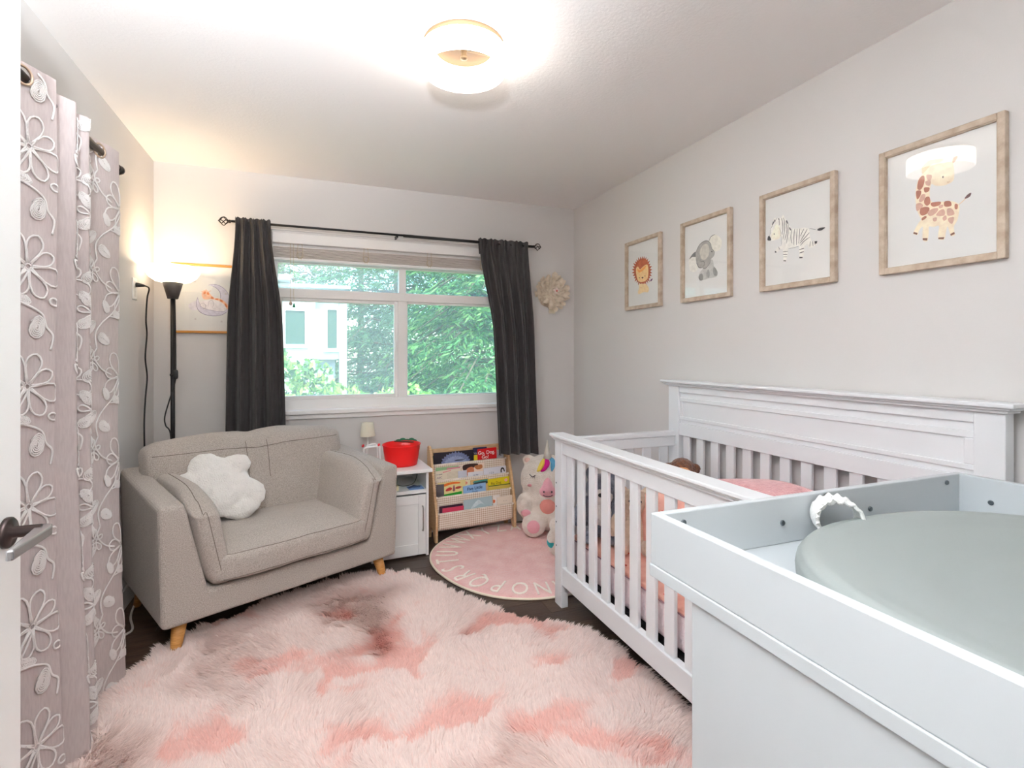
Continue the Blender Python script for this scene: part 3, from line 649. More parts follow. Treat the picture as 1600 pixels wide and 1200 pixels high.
part('lamp_shade', M().lathe([(.02,1.684),(.05,1.682),(.085,1.690),(.115,1.712),(.134,1.742),(.141,1.770),(.139,1.772),(.132,1.744),(.112,1.716),(.083,1.695),(.05,1.687)], n=48, cap0=False, cap1=False), BOWL, t, True)
part('bulb', M().ell((0,0,1.735),(.028,.028,.036)), emis('lit_bulb',(255,226,180),12), t, True)
part('foot_switch', M().rbox((.012,.010,.026),.008,6,(.018,-.018,1.165)), BLACKP, t, True)
part('lamp_cord', M().tube(spline([(.012,-.012,1.59),(.016,-.016,1.40),(.018,-.018,1.19),(.014,-.018,1.12),(-.012,-.02,1.02),(-.034,-.02,.93),(-.03,-.02,.88),(-.004,-.02,.80),(-.004,-.02,.4),(-.02,-.03,.05)],6,False), .0036, 6), CORDB, t, True)
light('torchiere_bulb', 'POINT', (LMX, LMY, 1.752), 5.5, (1,.77,.50), .035)

# ---------------------------------------------------------------- framed pictures
def filled(pts):
    bm = bmesh.new(); vs = [bm.verts.new((p[0],0,p[1])) for p in pts]
    fc = bm.faces.new(vs); fc.normal_update()
    bmesh.ops.triangulate(bm, faces=[fc], ngon_method='EAR_CLIP')
    bm.verts.index_update(); V = [tuple(v.co) for v in bm.verts]; F = [tuple(v.index for v in f.verts) for f in bm.faces]; bm.free(); return V, F
def artwork(name, data, y0, parent):
    b = M(); cols = []; d = y0
    for kd, col, wd, pts in data:
        if col not in cols: cols.append(col)
        mi = cols.index(col); d -= .00004
        if kd == 'l':
            sp = spline(pts, 5, False) if len(pts) > 2 else [pts[0], ((pts[0][0]+pts[1][0])/2,(pts[0][1]+pts[1][1])/2), pts[1]]; n = len(sp); vs = []
            for i, p in enumerate(sp):
                a, c_ = sp[max(i-1,0)], sp[min(i+1,n-1)]; dx, dz = c_[0]-a[0], c_[1]-a[1]; l = math.hypot(dx,dz) or 1; w_ = wd/2*(.45+.55*math.sin(PI*(i+.5)/n))
                vs += [(p[0]-dz/l*w_, d, p[1]+dx/l*w_), (p[0]+dz/l*w_, d, p[1]-dx/l*w_)]
            b.add(vs, [(2*i,2*i+2,2*i+3,2*i+1) for i in range(n-1)], mi)
        else:
            V, F = filled(spline(pts, 4) if kd == 'p' else pts)
            b.add([(v[0],d,v[2]) for v in V], F, mi)
    return part(name, b, [mat('ink_%d_%d_%d' % c_, c_, .85, tuple(min(255,int(x*1.06+5)) for x in c_), 60) for c_ in cols], parent)
PGL = glass('picture_glass', ior=1.5)
def picture(label, art, loc, rz, w_, h_, fw, fd, fm, group=None):
    t = thing('framed_picture', label, 'picture', loc, rz, group)
    b = M()
    for sx in (0, 1):      # two uprights with a stepped profile
        x0, x1 = (0, fw) if sx == 0 else (w_-fw, w_)
        b.box(x0, x1, -fd, -.001, 0, h_)
    b.box(fw, w_-fw, -fd, -.001, 0, fw); b.box(fw, w_-fw, -fd, -.001, h_-fw, h_)
    part('frame', b, fm, t, bevel=.003)
    b = M(); q = fw*.35
    b.box(fw-.004,fw+q*.3,-fd*.8,-.004,fw-.004,h_-fw+.004); b.box(w_-fw-q*.3,w_-fw+.004,-fd*.8,-.004,fw-.004,h_-fw+.004); b.box(fw,w_-fw,-fd*.8,-.004,fw-.004,fw+q*.3); b.box(fw,w_-fw,-fd*.8,-.004,h_-fw-q*.3,h_-fw+.004)
    part('inner_lip', b, fm, t)
    part('paper', M().box(fw-.003, w_-fw+.003, -.008, -.002, fw-.003, h_-fw+.003), PAPER, t)
    artwork('print', ART[art], -.0084, t)
    part('picture_glass', M().box(fw-.003, w_-fw+.003, -.0145, -.0125, fw-.003, h_-fw+.003), PGL, t)
    return t
g4 = 'animal prints in a row on the right wall'
for art, yl, lb in (('lion',2.927,'framed print of a lion with a red-brown mane, nearest the corner'),('elephant',2.374,'framed print of a grey sitting elephant with large ears'),('zebra',1.823,'framed print of a running striped zebra'),('giraffe',1.28,'framed print of a giraffe reflecting the ceiling light')):
    picture(lb, art, (XR, yl, 1.568), -PI/2, .372, .446, .021, .024, FRWOOD, g4)
part('nail', M().tube([(.0,.002,.40),(.0,-.004,.40)], .004, 8), BRASS, [o for o in C.objects if o.get('label','').startswith('framed print of a running')][0])
picture('golden framed print of a giraffe asleep on a crescent moon behind the lamp', 'moon', (-.783, YB, 1.409), 0, .50, .427, .013, .018, GOLDW)

# ---------------------------------------------------------------- black window curtains and rod
rd = thing('curtain_rod', 'thin black rod with cage finials above the window', 'curtain rod', (0,3.585,2.094))
part('rod', M().tube([(-.45,0,.002),(.62,0,.002)], .0075, 12), BLACKM, rd, True)
part('outer_rod', M().tube([(.60,0,0),(1.57,0,-.001)], .0105, 12), BLACKM, rd, True)
for sx, x in ((-1,-.452),(1,1.572)):
    b = M()
    b.tube([(x,0,0),(x+sx*.012,0,0)], .010, 10)
    for k in range(5):
        a = 2*PI*k/5
        b.tube([(x+sx*(.012+.052*q), .027*math.sin(PI*q)*math.cos(a+2.2*q), .027*math.sin(PI*q)*math.sin(a+2.2*q)) for q in np.linspace(0,1,11)], .0028, 5)
    b.ell((x+sx*.064,0,0),(.005,.005,.005),n=8)
    part('finial', b, mat('antique_black_metal',(52,42,38),.4,metal=.5), rd, True)
for x in (-.40,.56,1.5): part('bracket', M().box(x-.006,x+.006,.006,.095,-.012,.004), BLACKM, rd)
def drape(label, xt0, xt1, xb0, xb1, zb0, zb1, n, ph, lean, seed):
    rr = random.Random(seed); fr_ = [rr.uniform(.7,1.3) for _ in range(n)]; cs = np.cumsum([0]+fr_); cs = cs/cs[-1]
    x0 = (xt0+xt1)/2; t = thing('blackout_curtain', label, 'curtain', (x0,3.585,2.09), group='charcoal curtains on the window rod')
    def fold(u): return float(np.interp(u, cs, range(n+1)))
    def fn(u, v):
        zt = .030; zb = zb0+(zb1-zb0)*u-2.09
        z = zb+(zt-zb)*v
        k = min(1,(1-v)*2.2); kk = k*k*(3-2*k)
        e = kk**.8
        x = (xt0+(xt1-xt0)*u)*(1-e*(1-v)**.3)+(xb0+(xb1-xb0)*u)*(e*(1-v)**.3)-x0
        amp = .010+.017*kk
        ph_ = 2*PI*fold(u)+ph
        y = -amp*(math.sin(ph_)+.25*math.sin(2*ph_+1))-lean*(1-v)
        y += .006*math.sin(17*2*PI*u/1.4+1.3)*math.exp(-((1-v)*14))*1.0 - .004
        y += .004*math.sin(11*u+9*v)
        if z > -.012: y = y*.4-.013
        if z > .015: z += .004*math.sin(60*u)
        x += .006*math.sin(ph_+1.2)*(1-kk*.3)
        return (x, y, z)
    part('curtain_cloth', M().grid(fn, 110, 60), CHARC, t, True)
    def hem(u, v):
        p = fn(u, .0+.035*v); return (p[0], p[1]-.0025, p[2])
    part('hem', M().grid(hem, 110, 3), CHARC, t, True)
    def hb(u, v):
        p = fn(u, .93+.07*v); return (p[0]*1.0, .013+.003*math.sin(50*u), p[2])
    part('rod_pocket', M().grid(hb, 60, 4), CHARC, t, True)
    return t
drape('charcoal curtain at the left of the window, hanging behind the armchair', -.432,-.236,-.482,-.142,.66,.66,4,.4,.02,3)
drape('charcoal curtain at the right of the window, hanging over the bookshelf', 1.138,1.522,1.252,1.558,.560,.545,4,.9,.095,5)

# ---------------------------------------------------------------- paper flower wreath
t = thing('paper_wreath', 'off-white ruffled paper wreath with a small pink-centred flower', 'wall decoration', (1.766,YB,1.764))
PW = mat('aged_cream_paper',(236,226,210),.85,(220,206,188),30); b = M(); rr = random.Random(4)
for ring, (R0, n, sz) in enumerate(((.122,17,.046),(.100,15,.046),(.074,12,.044),(.048,9,.040),(.022,5,.036))):
    for k in range(n):
        a = 2*PI*(k+.5*(ring%2))/n+rr.uniform(-.08,.08); out = Vector((math.cos(a),0,math.sin(a))); tn = Vector((-math.sin(a),0,math.cos(a))); ny = Vector((0,-1,0))
        c0 = out*(R0-.012)+ny*(.010+.009*(ring)); up = (out*.8+ny*rr.uniform(.15,1.1)).normalized(); s_ = sz*rr.uniform(.8,1.15); cl_ = rr.uniform(.6,1.4)*(1 if rr.random() > .35 else -1)
        vs = []
        for j in range(4):
            for i in range(5):
                u = (i-2)/2; v = j/3; ww = s_*.5*(math.sin(PI*(.18+.72*v))); bend = up*(s_*v)+ny*(.25*s_*v*v)*(1 if rr.random()>.5 else .6)
                vs.append(c0+bend+tn*(u*ww)+ny*(-(u*u)*ww*cl_))
        b.add(vs, [(j*5+i,j*5+i+1,(j+1)*5+i+1,(j+1)*5+i) for j in range(3) for i in range(4)])
o = part('paper_petals', b, PW, t, True); o['kind'] = 'stuff'
part('backing_disc', M().lathe([(.12,-.001),(.12,-.008),(0,-.009)], n=30, axis='y'), PW, t)
b = M()
for k in range(5):
    a = 2*PI*k/5+.3; b.ell((.022+.017*math.cos(a),-.062,.008+.017*math.sin(a)),(.013,.004,.011),rotm(ry=-a),10)
fw = part('flower', b, mat('pale_pink_paper',(244,228,220),.8), t, True)
part('flower_center', M().ell((.022,-.066,.008),(.0085,.004,.0085),n=10), mat('coral_pink',(216,120,110),.7), fw, True)
part('paper_tail', M().rbox((.028,.003,.030),.003,6,(.008,-.008,-.135)), mat('pale_cream_paper',(228,218,196),.85), t, True)

# ---------------------------------------------------------------- armchair
AZ = R_(25.8); AX = Vector((math.cos(AZ), math.sin(AZ), 0)); AY = Vector((-math.sin(AZ), math.cos(AZ), 0)); AO = Vector((-.562, 2.483, 0))
t = thing('armchair', 'wide warm grey fabric armchair on tapered oak legs by the window', 'armchair', AO, AZ)
W_, D_ = 1.135, .74
b = M()
prof = [(-.012,.645),(.012,.60),(0,.14),(W_,.14),(W_-.0,.60),(W_+.012,.645),(W_-.088,.652),(W_-.185,.25),(.185,.25),(.088,.652)]
prof = [(-.014,.650),(0,.14),(W_,.14),(W_+.014,.650),(W_-.085,.650),(W_-.175,.26),(.175,.26),(.085,.650)]
n = 12
def arch(p, yy):
    x, z = p
    if z > .5: z += .055*(yy/D_)
    return (x, yy, z)
vs = [arch(p, D_*j/n) for j in range(n+1) for p in prof]; k = len(prof)
fs = [(j*k+i, j*k+(i+1)%k, (j+1)*k+(i+1)%k, (j+1)*k+i) for j in range(n) for i in range(k)]+[tuple(range(k-1,-1,-1)), tuple(n*k+i for i in range(k))]
b.add(vs, fs)
part('frame', b, SOFA, t, bevel=.022, seg=4)
part('back_panel', M().box(.06,W_-.06,D_-.10,D_-.005,.20,.70), SOFA, t, bevel=.02, seg=3)
for sgn in (1,-1):
    X0 = .088 if sgn > 0 else W_-.088
    def fn(p, sgn=sgn):
        x, y_, z = p
        x += sgn*(.21*(-z)) ; 
        x += .004*math.sin(14*z+6*y_)
        if z > .1 and y_ < 0: z -= .10*((-y_)/.31)**2.2*((z-.1)/.12)
        return (x, y_-.0*z, z)
    b = M(); b.rbox((.058,.315,.215), .045, 14, (X0+sgn*.098, .29, .475), puff=(.18,.0,.0), fn=fn)
    part('arm_cushion', b, SOFA, t, True, sub=1)
def fs_(p):
    x, y_, z = p
    if z > 0: z += .012*math.cos(x*3.4)*math.cos(y_*4)
    if y_ < -.2 and z > 0: z -= .012
    return (x, y_, z)
b = M(); b.rbox((.372,.315,.075), .042, 16, (W_/2, .27, .345), puff=(0,0,.16), fn=fs_)
part('seat_cushion', b, SOFA, t, True, sub=1)
def fb(p):
    x, y_, z = p
    z += .010*math.cos(x*6)*(1 if z > 0 else 0)
    if z > .1: z -= .022*max(0,1-abs(abs(x)-.0)/.16)
    y_ += .16*z/.25*.35
    y_ += .010*math.exp(-((x+.055)/.012)**2)+.010*math.exp(-((x-.055)/.012)**2) if y_ < .05 else 0
    return (x, y_, z)
b = M(); b.rbox((.520,.088,.232), .062, 26, (W_/2-.0, .565, .605), puff=(.0,.18,.05), fn=fb)
part('back_cushion', b, SOFA, t, True, sub=1)
from mathutils.bvhtree import BVHTree
wr = bpy.data.textures.new('cloth_wrinkle','CLOUDS'); wr.noise_scale = .13; wr.noise_depth = 1
cush = [o for o in t.children if 'cushion' in o.name]
for o in cush:
    md = o.modifiers.new('wrinkle','DISPLACE'); md.texture = wr; md.strength = .014 if 'arm' not in o.name else .008; md.mid_level = .5; md.texture_coords = 'LOCAL'
bpy.context.view_layer.update(); dgr = bpy.context.evaluated_depsgraph_get()
bv = {o.name: BVHTree.FromObject(o, dgr) for o in cush}
def seam(o, rays):
    run = []
    for p, d in rays:
        h = bv[o.name].ray_cast(Vector(p), Vector(d).normalized())
        if h[0] is not None: run.append(h[0]+h[1]*.0004)
    if len(run) > 3: part('seam', M().tube(run, .0017, 5), SEAM, o, True)
X_ = W_/2
for o in cush:
    if 'seat' in o.name:
        seam(o, [((X_+x,-.5,.345+.052), (0,1,0)) for x in np.linspace(-.345,.345,40)])
        seam(o, [((X_+x,-.5,.345-.050), (0,1,0)) for x in np.linspace(-.345,.345,40)])
    if 'back' in o.name:
        seam(o, [((X_+x,-.4,.775-.012*max(0,1-abs(x)/.16)), (0,1,0)) for x in np.linspace(-.485,.485,60)])
        for x in (-.055,.055): seam(o, [((X_+x,-.4,z), (0,1,0)) for z in np.linspace(.60,.80,24)])
    if 'arm' in o.name:
        sg = 1 if o.location.x+sum((v.co.x for v in o.data.vertices[:50]))/50 < X_ else -1
        x0 = .088+.098 if sg > 0 else W_-.186
        seam(o, [((x0+sg*.21*(-(z-.475)), -.6, z), (0,1,0)) for z in np.linspace(.30,.60,30)]+[((x0-sg*.04, y-.3, .95), (0,.75,-.95)) for y in np.linspace(.0,.10,8)]+[((x0-sg*.045, y, .95), (0,0,-1)) for y in np.linspace(.07,.5,26)])
for lx, ly, dx, dy in ((.085,.075,-.03,-.035),(W_-.085,.075,.03,-.035),(.085,D_-.07,-.03,.03),(W_-.085,D_-.07,.03,.03)):
    b = M(); b.tube([(lx,ly,.15),(lx+dx*.6,ly+dy*.6,.06),(lx+dx,ly+dy,.0)], [.031,.024,.017], 18)
    part('leg', b, OAK, t, True)
# white plush pillow
c_ = AO+AX*.352+AY*.40; tt = thing('plush_pillow', 'white fluffy star-shaped pillow leaning in the armchair', 'pillow', (c_.x,c_.y,.60), AZ)
tt.rotation_euler = (R_(-24), R_(-12), AZ-R_(8))
e = lambda x,z,rx,rz,ry=.06,a=0: ((x,0,z),(rx,ry,rz),rotm(ry=a))
o = blob('plush_body', [e(0,0,.142,.150,.070),e(-.045,.120,.075,.075,.05,.2),e(-.125,.060,.075,.055,.048,.6),e(.090,.085,.075,.065,.05),e(.120,-.060,.062,.085,.05,-.3),e(.055,-.135,.085,.055,.05,.1),e(-.085,-.070,.075,.07,.055)], WFUR, tt, .008, 7, disp=.005)
tx_ = bpy.data.textures.new('fold_noise','CLOUDS'); tx_.noise_scale = .07; md = o.modifiers.new('folds','DISPLACE'); md.texture = tx_; md.strength = .030; md.texture_coords = 'LOCAL'

# ---------------------------------------------------------------- small white cabinet
t = thing('side_cabinet', 'small white cabinet with an open cubby and panelled door beside the armchair', 'cabinet', (.349,3.245,0), R_(3))
CW, CD = .358, .395
b = M(); b.box(0,.016,0,CD,0,.530); b.box(CW-.016,CW,0,CD,0,.530); b.box(.016,CW-.016,CD-.012,CD,.02,.530); b.box(.016,CW-.016,.008,CD-.012,.02,.036)
part('body', b, CABW, t, bevel=.0015)
part('shelf_board', M().box(.016,CW-.016,.002,CD-.012,.398,.420), CABW, t, bevel=.001)
part('top', M().box(-.002,CW+.020,-.022,CD+.006,.530,.552), CABW, t, bevel=.003)
b = M(); x0,x1,z0,z1 = .019,CW-.019,.012,.388
b.box(x0,x0+.05,-.004,.014,z0,z1); b.box(x1-.05,x1,-.004,.014,z0,z1); b.box(x0+.05,x1-.05,-.004,.014,z1-.055,z1); b.box(x0+.05,x1-.05,-.004,.014,z0,z0+.07)
d_ = part('door', b, CABW, t, bevel=.002)
part('door_panel', M().box(x0+.049,x1-.049,.004,.012,z0+.069,z1-.054), CABW, d_)
b = M(); hx = x1-.022; b.tube([(hx,-.004,.165),(hx,-.022,.168),(hx,-.024,.178),(hx,-.024,.305),(hx,-.022,.315),(hx,-.004,.318)], .0042, 8)
part('handle', b, mat('dull_nickel',(180,178,172),.3,metal=.9), d_, True)
t = thing('toy_box', 'small cream box with a green lid toy in the cabinet cubby', 'toy', (.498,3.30,.4205), R_(3))
part('box', M().box(-.06,.022,-.02,.05,0,.030), mat('cream_card',(232,222,184),.7), t, bevel=.003)
part('green_figure', M().rbox((.028,.022,.030),.018,6,(-.010,.02,.058)), mat('toy_green',(60,130,40),.6), t, True)
part('white_top', M().rbox((.020,.014,.018),.012,6,(-.030,.01,.062)), WPL, t, True)
t = thing('picture_card', 'blue card lying at the right of the cabinet cubby', 'card', (.635,3.31,.4205), R_(3))
b = M(); b.box(-.05,.045,-.035,.05,0,.004); part('card', b, mat('card_blue',(116,150,196),.7), t)
part('dark_flap', M().prism([(-.05,0),(-.01,.012),(.03,.003),(.02,.0)], .0,.03,'y'), mat('navy_card',(44,66,96),.7), t, loc=(0,0,.003))
t = thing('thin_cable', 'thin grey cable curled inside the cabinet cubby', 'cable', (.60,3.40,.4205), 0)
part('cable', M().tube(spline([(-.07,.02,.005),(-.03,-.02,.004),(.03,-.01,.012),(.06,.02,.05),(.065,.03,.095),(.06,.06,.095)],6,False), .0022, 6), mat('grey_green_cable',(100,106,90),.6), t, True)
# red tub
t = thing('red_tub', 'red oval plastic strawberry tub with green leaf trim on the cabinet', 'tub', (.560,3.415,.5525), R_(4))
def tub(u, v):
    a = 2*PI*u; prof = [(.0,.0),(.094,.0),(.101,.004),(.109,.05),(.117,.10),(.122,.132),(.126,.138),(.124,.142),(.117,.138),(.112,.10),(.104,.05),(.096,.010),(.0,.008)]
    r, z = prof[int(round(v*(len(prof)-1)))]
    zz = z*(1+.05*math.sin(a)) 
    return (r*math.cos(a)*1.0, r*math.sin(a)*.74, zz)
part('tub_body', M().grid(lambda u,v: tub(u,v), 48, 13, closeu=True), REDP, t, True)
b = M()
for k, (x, s_) in enumerate(((.0,.020),(.028,.026),(.058,.018),(.085,.024),(.105,.014))):
    V = [(x+s_*1.1*math.cos(q), .088-.35*max(0,x-.05), .140+s_*.9*abs(math.sin(q))) for q in np.linspace(0,PI,9)]
    b.add(V+[(p[0],p[1]+.006,p[2]) for p in V], [tuple(range(9)), tuple(range(17,8,-1))]+[(i,i+1,i+10,i+9) for i in range(8)])
part('leaf_trim', b, GREENP, t)
part('twig_handle', M().tube([(-.03,.086,.146),(.05,.074,.141),(.128,.04,.134)], .0045, 8), mat('brown_twig',(92,58,48),.6), t, True)
# white toy frame
t = thing('toy_stand', 'white tubular toy frame with two red knobs beside the red tub', 'toy', (.372,3.395,.5525), R_(0))
b = M(); b.tube(spline([(-.052,0,0),(-.052,0,.105),(-.040,0,.132),(.036,0,.136),(.046,0,.112),(.046,0,.0)],5,False), .0065, 10); b.tube(spline([(-.034,.03,.05),(-.034,.03,.126),(-.02,.03,.142),(.03,.03,.142),(.036,.03,.05)],4,False), .005, 8)
b.tube([(-.052,0,.008),(.046,0,.008)], .006, 8); b.tube([(-.034,.03,.052),(-.052,0,.03)], .005, 8); b.tube([(.036,.03,.052),(.046,0,.03)], .005, 8)
part('frame', b, WPL, t, True)
for x in (-.058,.040): part('knob', M().ell((x,0,.146),(.008,.010,.011),rotm(ry=.5),12), mat('knob_red',(206,30,40),.4), t, True)
# small table lamp
t = thing('table_lamp', 'small white table lamp with a cream tapered shade on the cabinet', 'table lamp', (.362,3.585,.5525))
part('base', M().lathe([(.0,0),(.034,0),(.034,.008),(.006,.014)], n=28, cap0=False), WPL, t, True)
part('stem', M().lathe([(.005,.01),(.005,.20)], n=12), WPL, t, True)
part('lamp_shade', M().lathe([(.050,.178),(.038,.268),(.036,.268),(.048,.178)], n=36, cap0=False, cap1=False), CREAM, t, True)

# ---------------------------------------------------------------- sling bookshelf and its books
SR = R_(6.2); SO = Vector((.790, 3.445, .0)); SXv = Vector((math.cos(SR),math.sin(SR),0)); SYv = Vector((-math.sin(SR),math.cos(SR),0))
t = thing('sling_bookshelf', 'maple sling bookshelf with four gingham fabric pockets', 'bookshelf', SO, SR)
SW = .618
prof = [(-.006,0),(.026,0),(.045,.055),(.080,.085),(.118,.055),(.130,0),(.160,0),(.176,.60),(.170,.628),(.155,.636),(.132,.628),(.112,.60),(-.012,.18)]
for x in (0, SW-.018): part('side_panel', M().prism(prof, x, x+.018, 'x'), MWOOD, t, bevel=.003)
part('top_rail', M().box(.018,SW-.018,.160,.170,.560,.608), MWOOD, t, bevel=.003)
GING = bpy.data.materials.new('beige_gingham_cloth'); GING.use_nodes = True; _t = GING.node_tree; _b = _t.nodes['Principled BSDF']; _b.inputs['Roughness'].default_value = .95
tc = _t.nodes.new('ShaderNodeTexCoord'); sx = _t.nodes.new('ShaderNodeSeparateXYZ'); _t.links.new(tc.outputs['Object'], sx.inputs[0])
def stripe(o):
    m1 = _t.nodes.new('ShaderNodeMath'); m1.operation = 'MULTIPLY'; m1.inputs[1].default_value = 68; _t.links.new(o, m1.inputs[0])
    m2 = _t.nodes.new('ShaderNodeMath'); m2.operation = 'FRACT'; _t.links.new(m1.outputs[0], m2.inputs[0])
    m3 = _t.nodes.new('ShaderNodeMath'); m3.operation = 'LESS_THAN'; m3.inputs[1].default_value = .5; _t.links.new(m2.outputs[0], m3.inputs[0]); return m3.outputs[0]
ad = _t.nodes.new('ShaderNodeMath'); ad.operation = 'ADD'; _t.links.new(stripe(sx.outputs[0]), ad.inputs[0]); _t.links.new(stripe(sx.outputs[2]), ad.inputs[1])
hf = _t.nodes.new('ShaderNodeMath'); hf.operation = 'MULTIPLY'; hf.inputs[1].default_value = .5; _t.links.new(ad.outputs[0], hf.inputs[0])
cr = _t.nodes.new('ShaderNodeValToRGB'); cr.color_ramp.interpolation = 'CONSTANT'; cr.color_ramp.elements[0].color = lin((240,234,226)); cr.color_ramp.elements[1].position = .4; cr.color_ramp.elements[1].color = lin((222,208,192)); e_ = cr.color_ramp.elements.new(.8); e_.color = lin((190,168,146))
_t.links.new(hf.outputs[0], cr.inputs[0]); _t.links.new(cr.outputs[0], _b.inputs['Base Color'])
TIERS = [(.125,.500),(.085,.396),(.045,.292),(.006,.190)]      # depth and height of each front dowel
RODM = mat('white_dowel',(240,232,222),.5)
for i, (a, z) in enumerate(TIERS):
    part('dowel', M().tube([(.010,a,z),(SW-.010,a,z)], .0058, 10), RODM, t, True)
    for x in (.0185, SW-.0185): part('dowel_cap', M().ell((x+(.006 if x<.3 else -.006),a-.002,z),(.009,.009,.009),n=10), RODM, t, True)
    bz = a+.034
    def sl(u, v, a=a, z=z, bz=bz):
        pts = [(a-.006,z+.003),(a-.0075,z-.01),(a-.004,z-.05),(a-.003,z-.095),(a+.008,z-.112),(a+.024,z-.110),(bz-.003,z-.06),(bz,z-.02),(bz,z+.0)]
        k = v*(len(pts)-1); j = min(int(k), len(pts)-2); f_ = k-j
        sag = .006*math.sin(PI*u)
        return (.026+(SW-.052)*u, pts[j][0]*(1-f_)+pts[j+1][0]*f_, pts[j][1]*(1-f_)+pts[j+1][1]*f_-sag*min(1,k)+(.002*math.sin(40*u)))
    s_ = part('fabric_pocket', M().grid(sl, 40, 25), GING, t, True); md = s_.modifiers.new('cloth','SOLIDIFY'); md.thickness = .0016
# (tier, x0, x1, rise above dowel, depth slot, thickness, cover colour, label, extra)
def book(tier, x0, x1, rise, slot, th, col, label, tilt=0, extra=None, pages=True):
    a, z = TIERS[tier]; hgt = rise+.085; slot *= .55; th *= .55
    yy = a+.007+slot; lean = .035
    o = SO+SXv*((x0+x1)/2)+SYv*yy+Vector((0,0,z-.085))
    r = thing('book', label, 'book', o, 0, 'picture books in the sling bookshelf'); r.rotation_euler = Matrix.Rotation(SR,3,'Z').to_4x4().to_euler()
    r.rotation_euler = (Matrix.Rotation(SR,3,'Z') @ Matrix.Rotation(tilt,3,'Y') @ Matrix.Rotation(-lean,3,'X')).to_euler()
    w_ = x1-x0; cm = mat('cover_%d_%d_%d' % col, col, .45)
    b = M(); b.box(-w_/2,w_/2,0,.0015,0,hgt); b.box(-w_/2,w_/2,th-.0015,th,0,hgt); b.box(-w_/2-.001,-w_/2+.0015,0,th,0,hgt)
    part('cover', b, cm, r)
    part('pages', M().box(-w_/2+.002,w_/2-.003,.0015,th-.0015,.002,hgt-.003), mat('book_pages',(240,234,220),.9), r)
    if extra: extra(r, w_, hgt)
    return r
def flat(r, name, pts, col, d=-.0006, smooth=True):
    V, F = filled(spline(pts,4) if smooth else pts)
    return part(name, M().add([(v[0],d,v[2]) for v in V], F), mat('ink_%d_%d_%d' % col, col, .8, tuple(min(255,int(x*1.06+5)) for x in col), 60), r)
def tx(r, s, size, col, x, z, d=-.0012, rz=0, xs=1, bold=0): return text(s, size, mat('ink_%d_%d_%d' % col, col, .8), r, (x,d,z), (PI/2,0,0), 'title_lettering', .0003, xs=xs, bold=bold)
def ex_fur(r, w_, h):
    rr = random.Random(2); pts = []
    for i in range(31):
        q = PI*i/30; k = 1+(.10 if i%2 else -.04)*rr.uniform(.4,1.3); pts.append((.01+w_*.36*k*math.cos(q)*-1, .060+.098*k*math.sin(q)**.8-.0))
    flat(r,'furry_figure',pts,(112,122,160),smooth=False)
    pts = [(p[0]*.8,.060+(p[1]-.06)*.72) for p in pts]; flat(r,'furry_figure',pts,(140,152,186),-.0010,False)
    flat(r,'furry_brow',[(.0,.100),(.02,.106),(.06,.104),(.085,.109),(.06,.099),(.02,.098)],(26,28,44),-.0014)
book(0,.034,.12,.094,.044,.008,(96,104,84),'grey-green edged book behind the black furry-figure book')
book(0,.040,.345,.082,.012,.010,(26,22,34),'black picture book with a blue furry figure, top pocket', 0, ex_fur)
book(0,.345,.455,.092,.034,.010,(36,42,82),'navy book behind the red dog book', 0, lambda r,w_,h: tx(r,'Ver',.022,(190,196,214),-.035,h-.040))
book(0,.346,.395,.040,.018,.006,(214,200,40),'narrow yellow book left of the red dog book')
book(0,.378,.530,.083,.006,.012,(214,14,24),'red book with white title letters in the top pocket', R_(-1), lambda r,w_,h: (tx(r,'Go, Dog.',.037,(250,240,236),-.006,h-.030,bold=.0006), tx(r,'Go!',.037,(250,240,236),-.018,h-.062,bold=.0006)))
book(0,.538,.590,.040,.020,.006,(200,200,202),'grey-white book at the right end of the top pocket', 0, lambda r,w_,h: tx(r,'CAT',.018,(60,60,70),0,h-.020))
def ex_txt(r, w_, h):
    tx(r,'to speak',.013,(60,60,80),-.066,h-.024); tx(r,'ABC',.020,(150,120,130),-.066,h-.047)
    flat(r,'pink_band',[(-.04,h-.010),(.02,h-.004),(.02,h-.010),(-.04,h-.017)],(214,140,140),smooth=False)
    for k in range(5): flat(r,'text_line',[(-.01,h-.022-.009*k),(.075,h-.018-.009*k),(.075,h-.0195-.009*k),(-.01,h-.0235-.009*k)],(170,160,140),smooth=False)
book(1,.045,.215,.088,.030,.006,(150,190,140),'pale green book behind the cream text book, second pocket')
book(1,.125,.225,.080,.022,.005,(214,140,150),'thin pink book in the second pocket')
book(1,.038,.232,.068,.010,.006,(226,216,196),'cream book covered in small text, second pocket', R_(-1.5), ex_txt)
def ex_face(r, w_, h):
    flat(r,'dark_hair',[(-.075,h-.004),(.03,h-.002),(.035,h-.018),(.0,h-.030),(-.035,h-.030),(-.07,h-.05)],(52,30,26))
    flat(r,'face',[(-.055,h-.040),(-.02,h-.022),(.005,h-.032),(.0,h-.075),(-.05,h-.08)],(196,120,86),-.0010)
    flat(r,'teddy_face',[(.01,h-.020),(.05,h-.012),(.072,h-.016),(.07,h-.04),(.03,h-.045)],(176,112,66),-.0010)
book(1,.236,.412,.092,.020,.008,(240,220,204),'book cover with a dark-haired child and a teddy, second pocket', 0, ex_face)
book(1,.205,.272,.052,.003,.004,(206,210,222),'pale grey booklet in front of the teddy book')
book(1,.280,.400,.034,.002,.006,(232,232,236),'white book low in front of the teddy book', 0, lambda r,w_,h: tx(r,'my day',.014,(90,100,150),0,h-.022))
def ex_peng(r, w_, h):
    flat(r,'black_arc',[(.045,h-.045),(.046,h-.020),(.058,h-.010),(.072,h-.016),(.080,h-.04),(.072,h-.04),(.066,h-.024),(.056,h-.024),(.054,h-.045)],(24,26,30))
    tx(r,'1 2 3',.018,(70,80,100),-.03,h-.040)
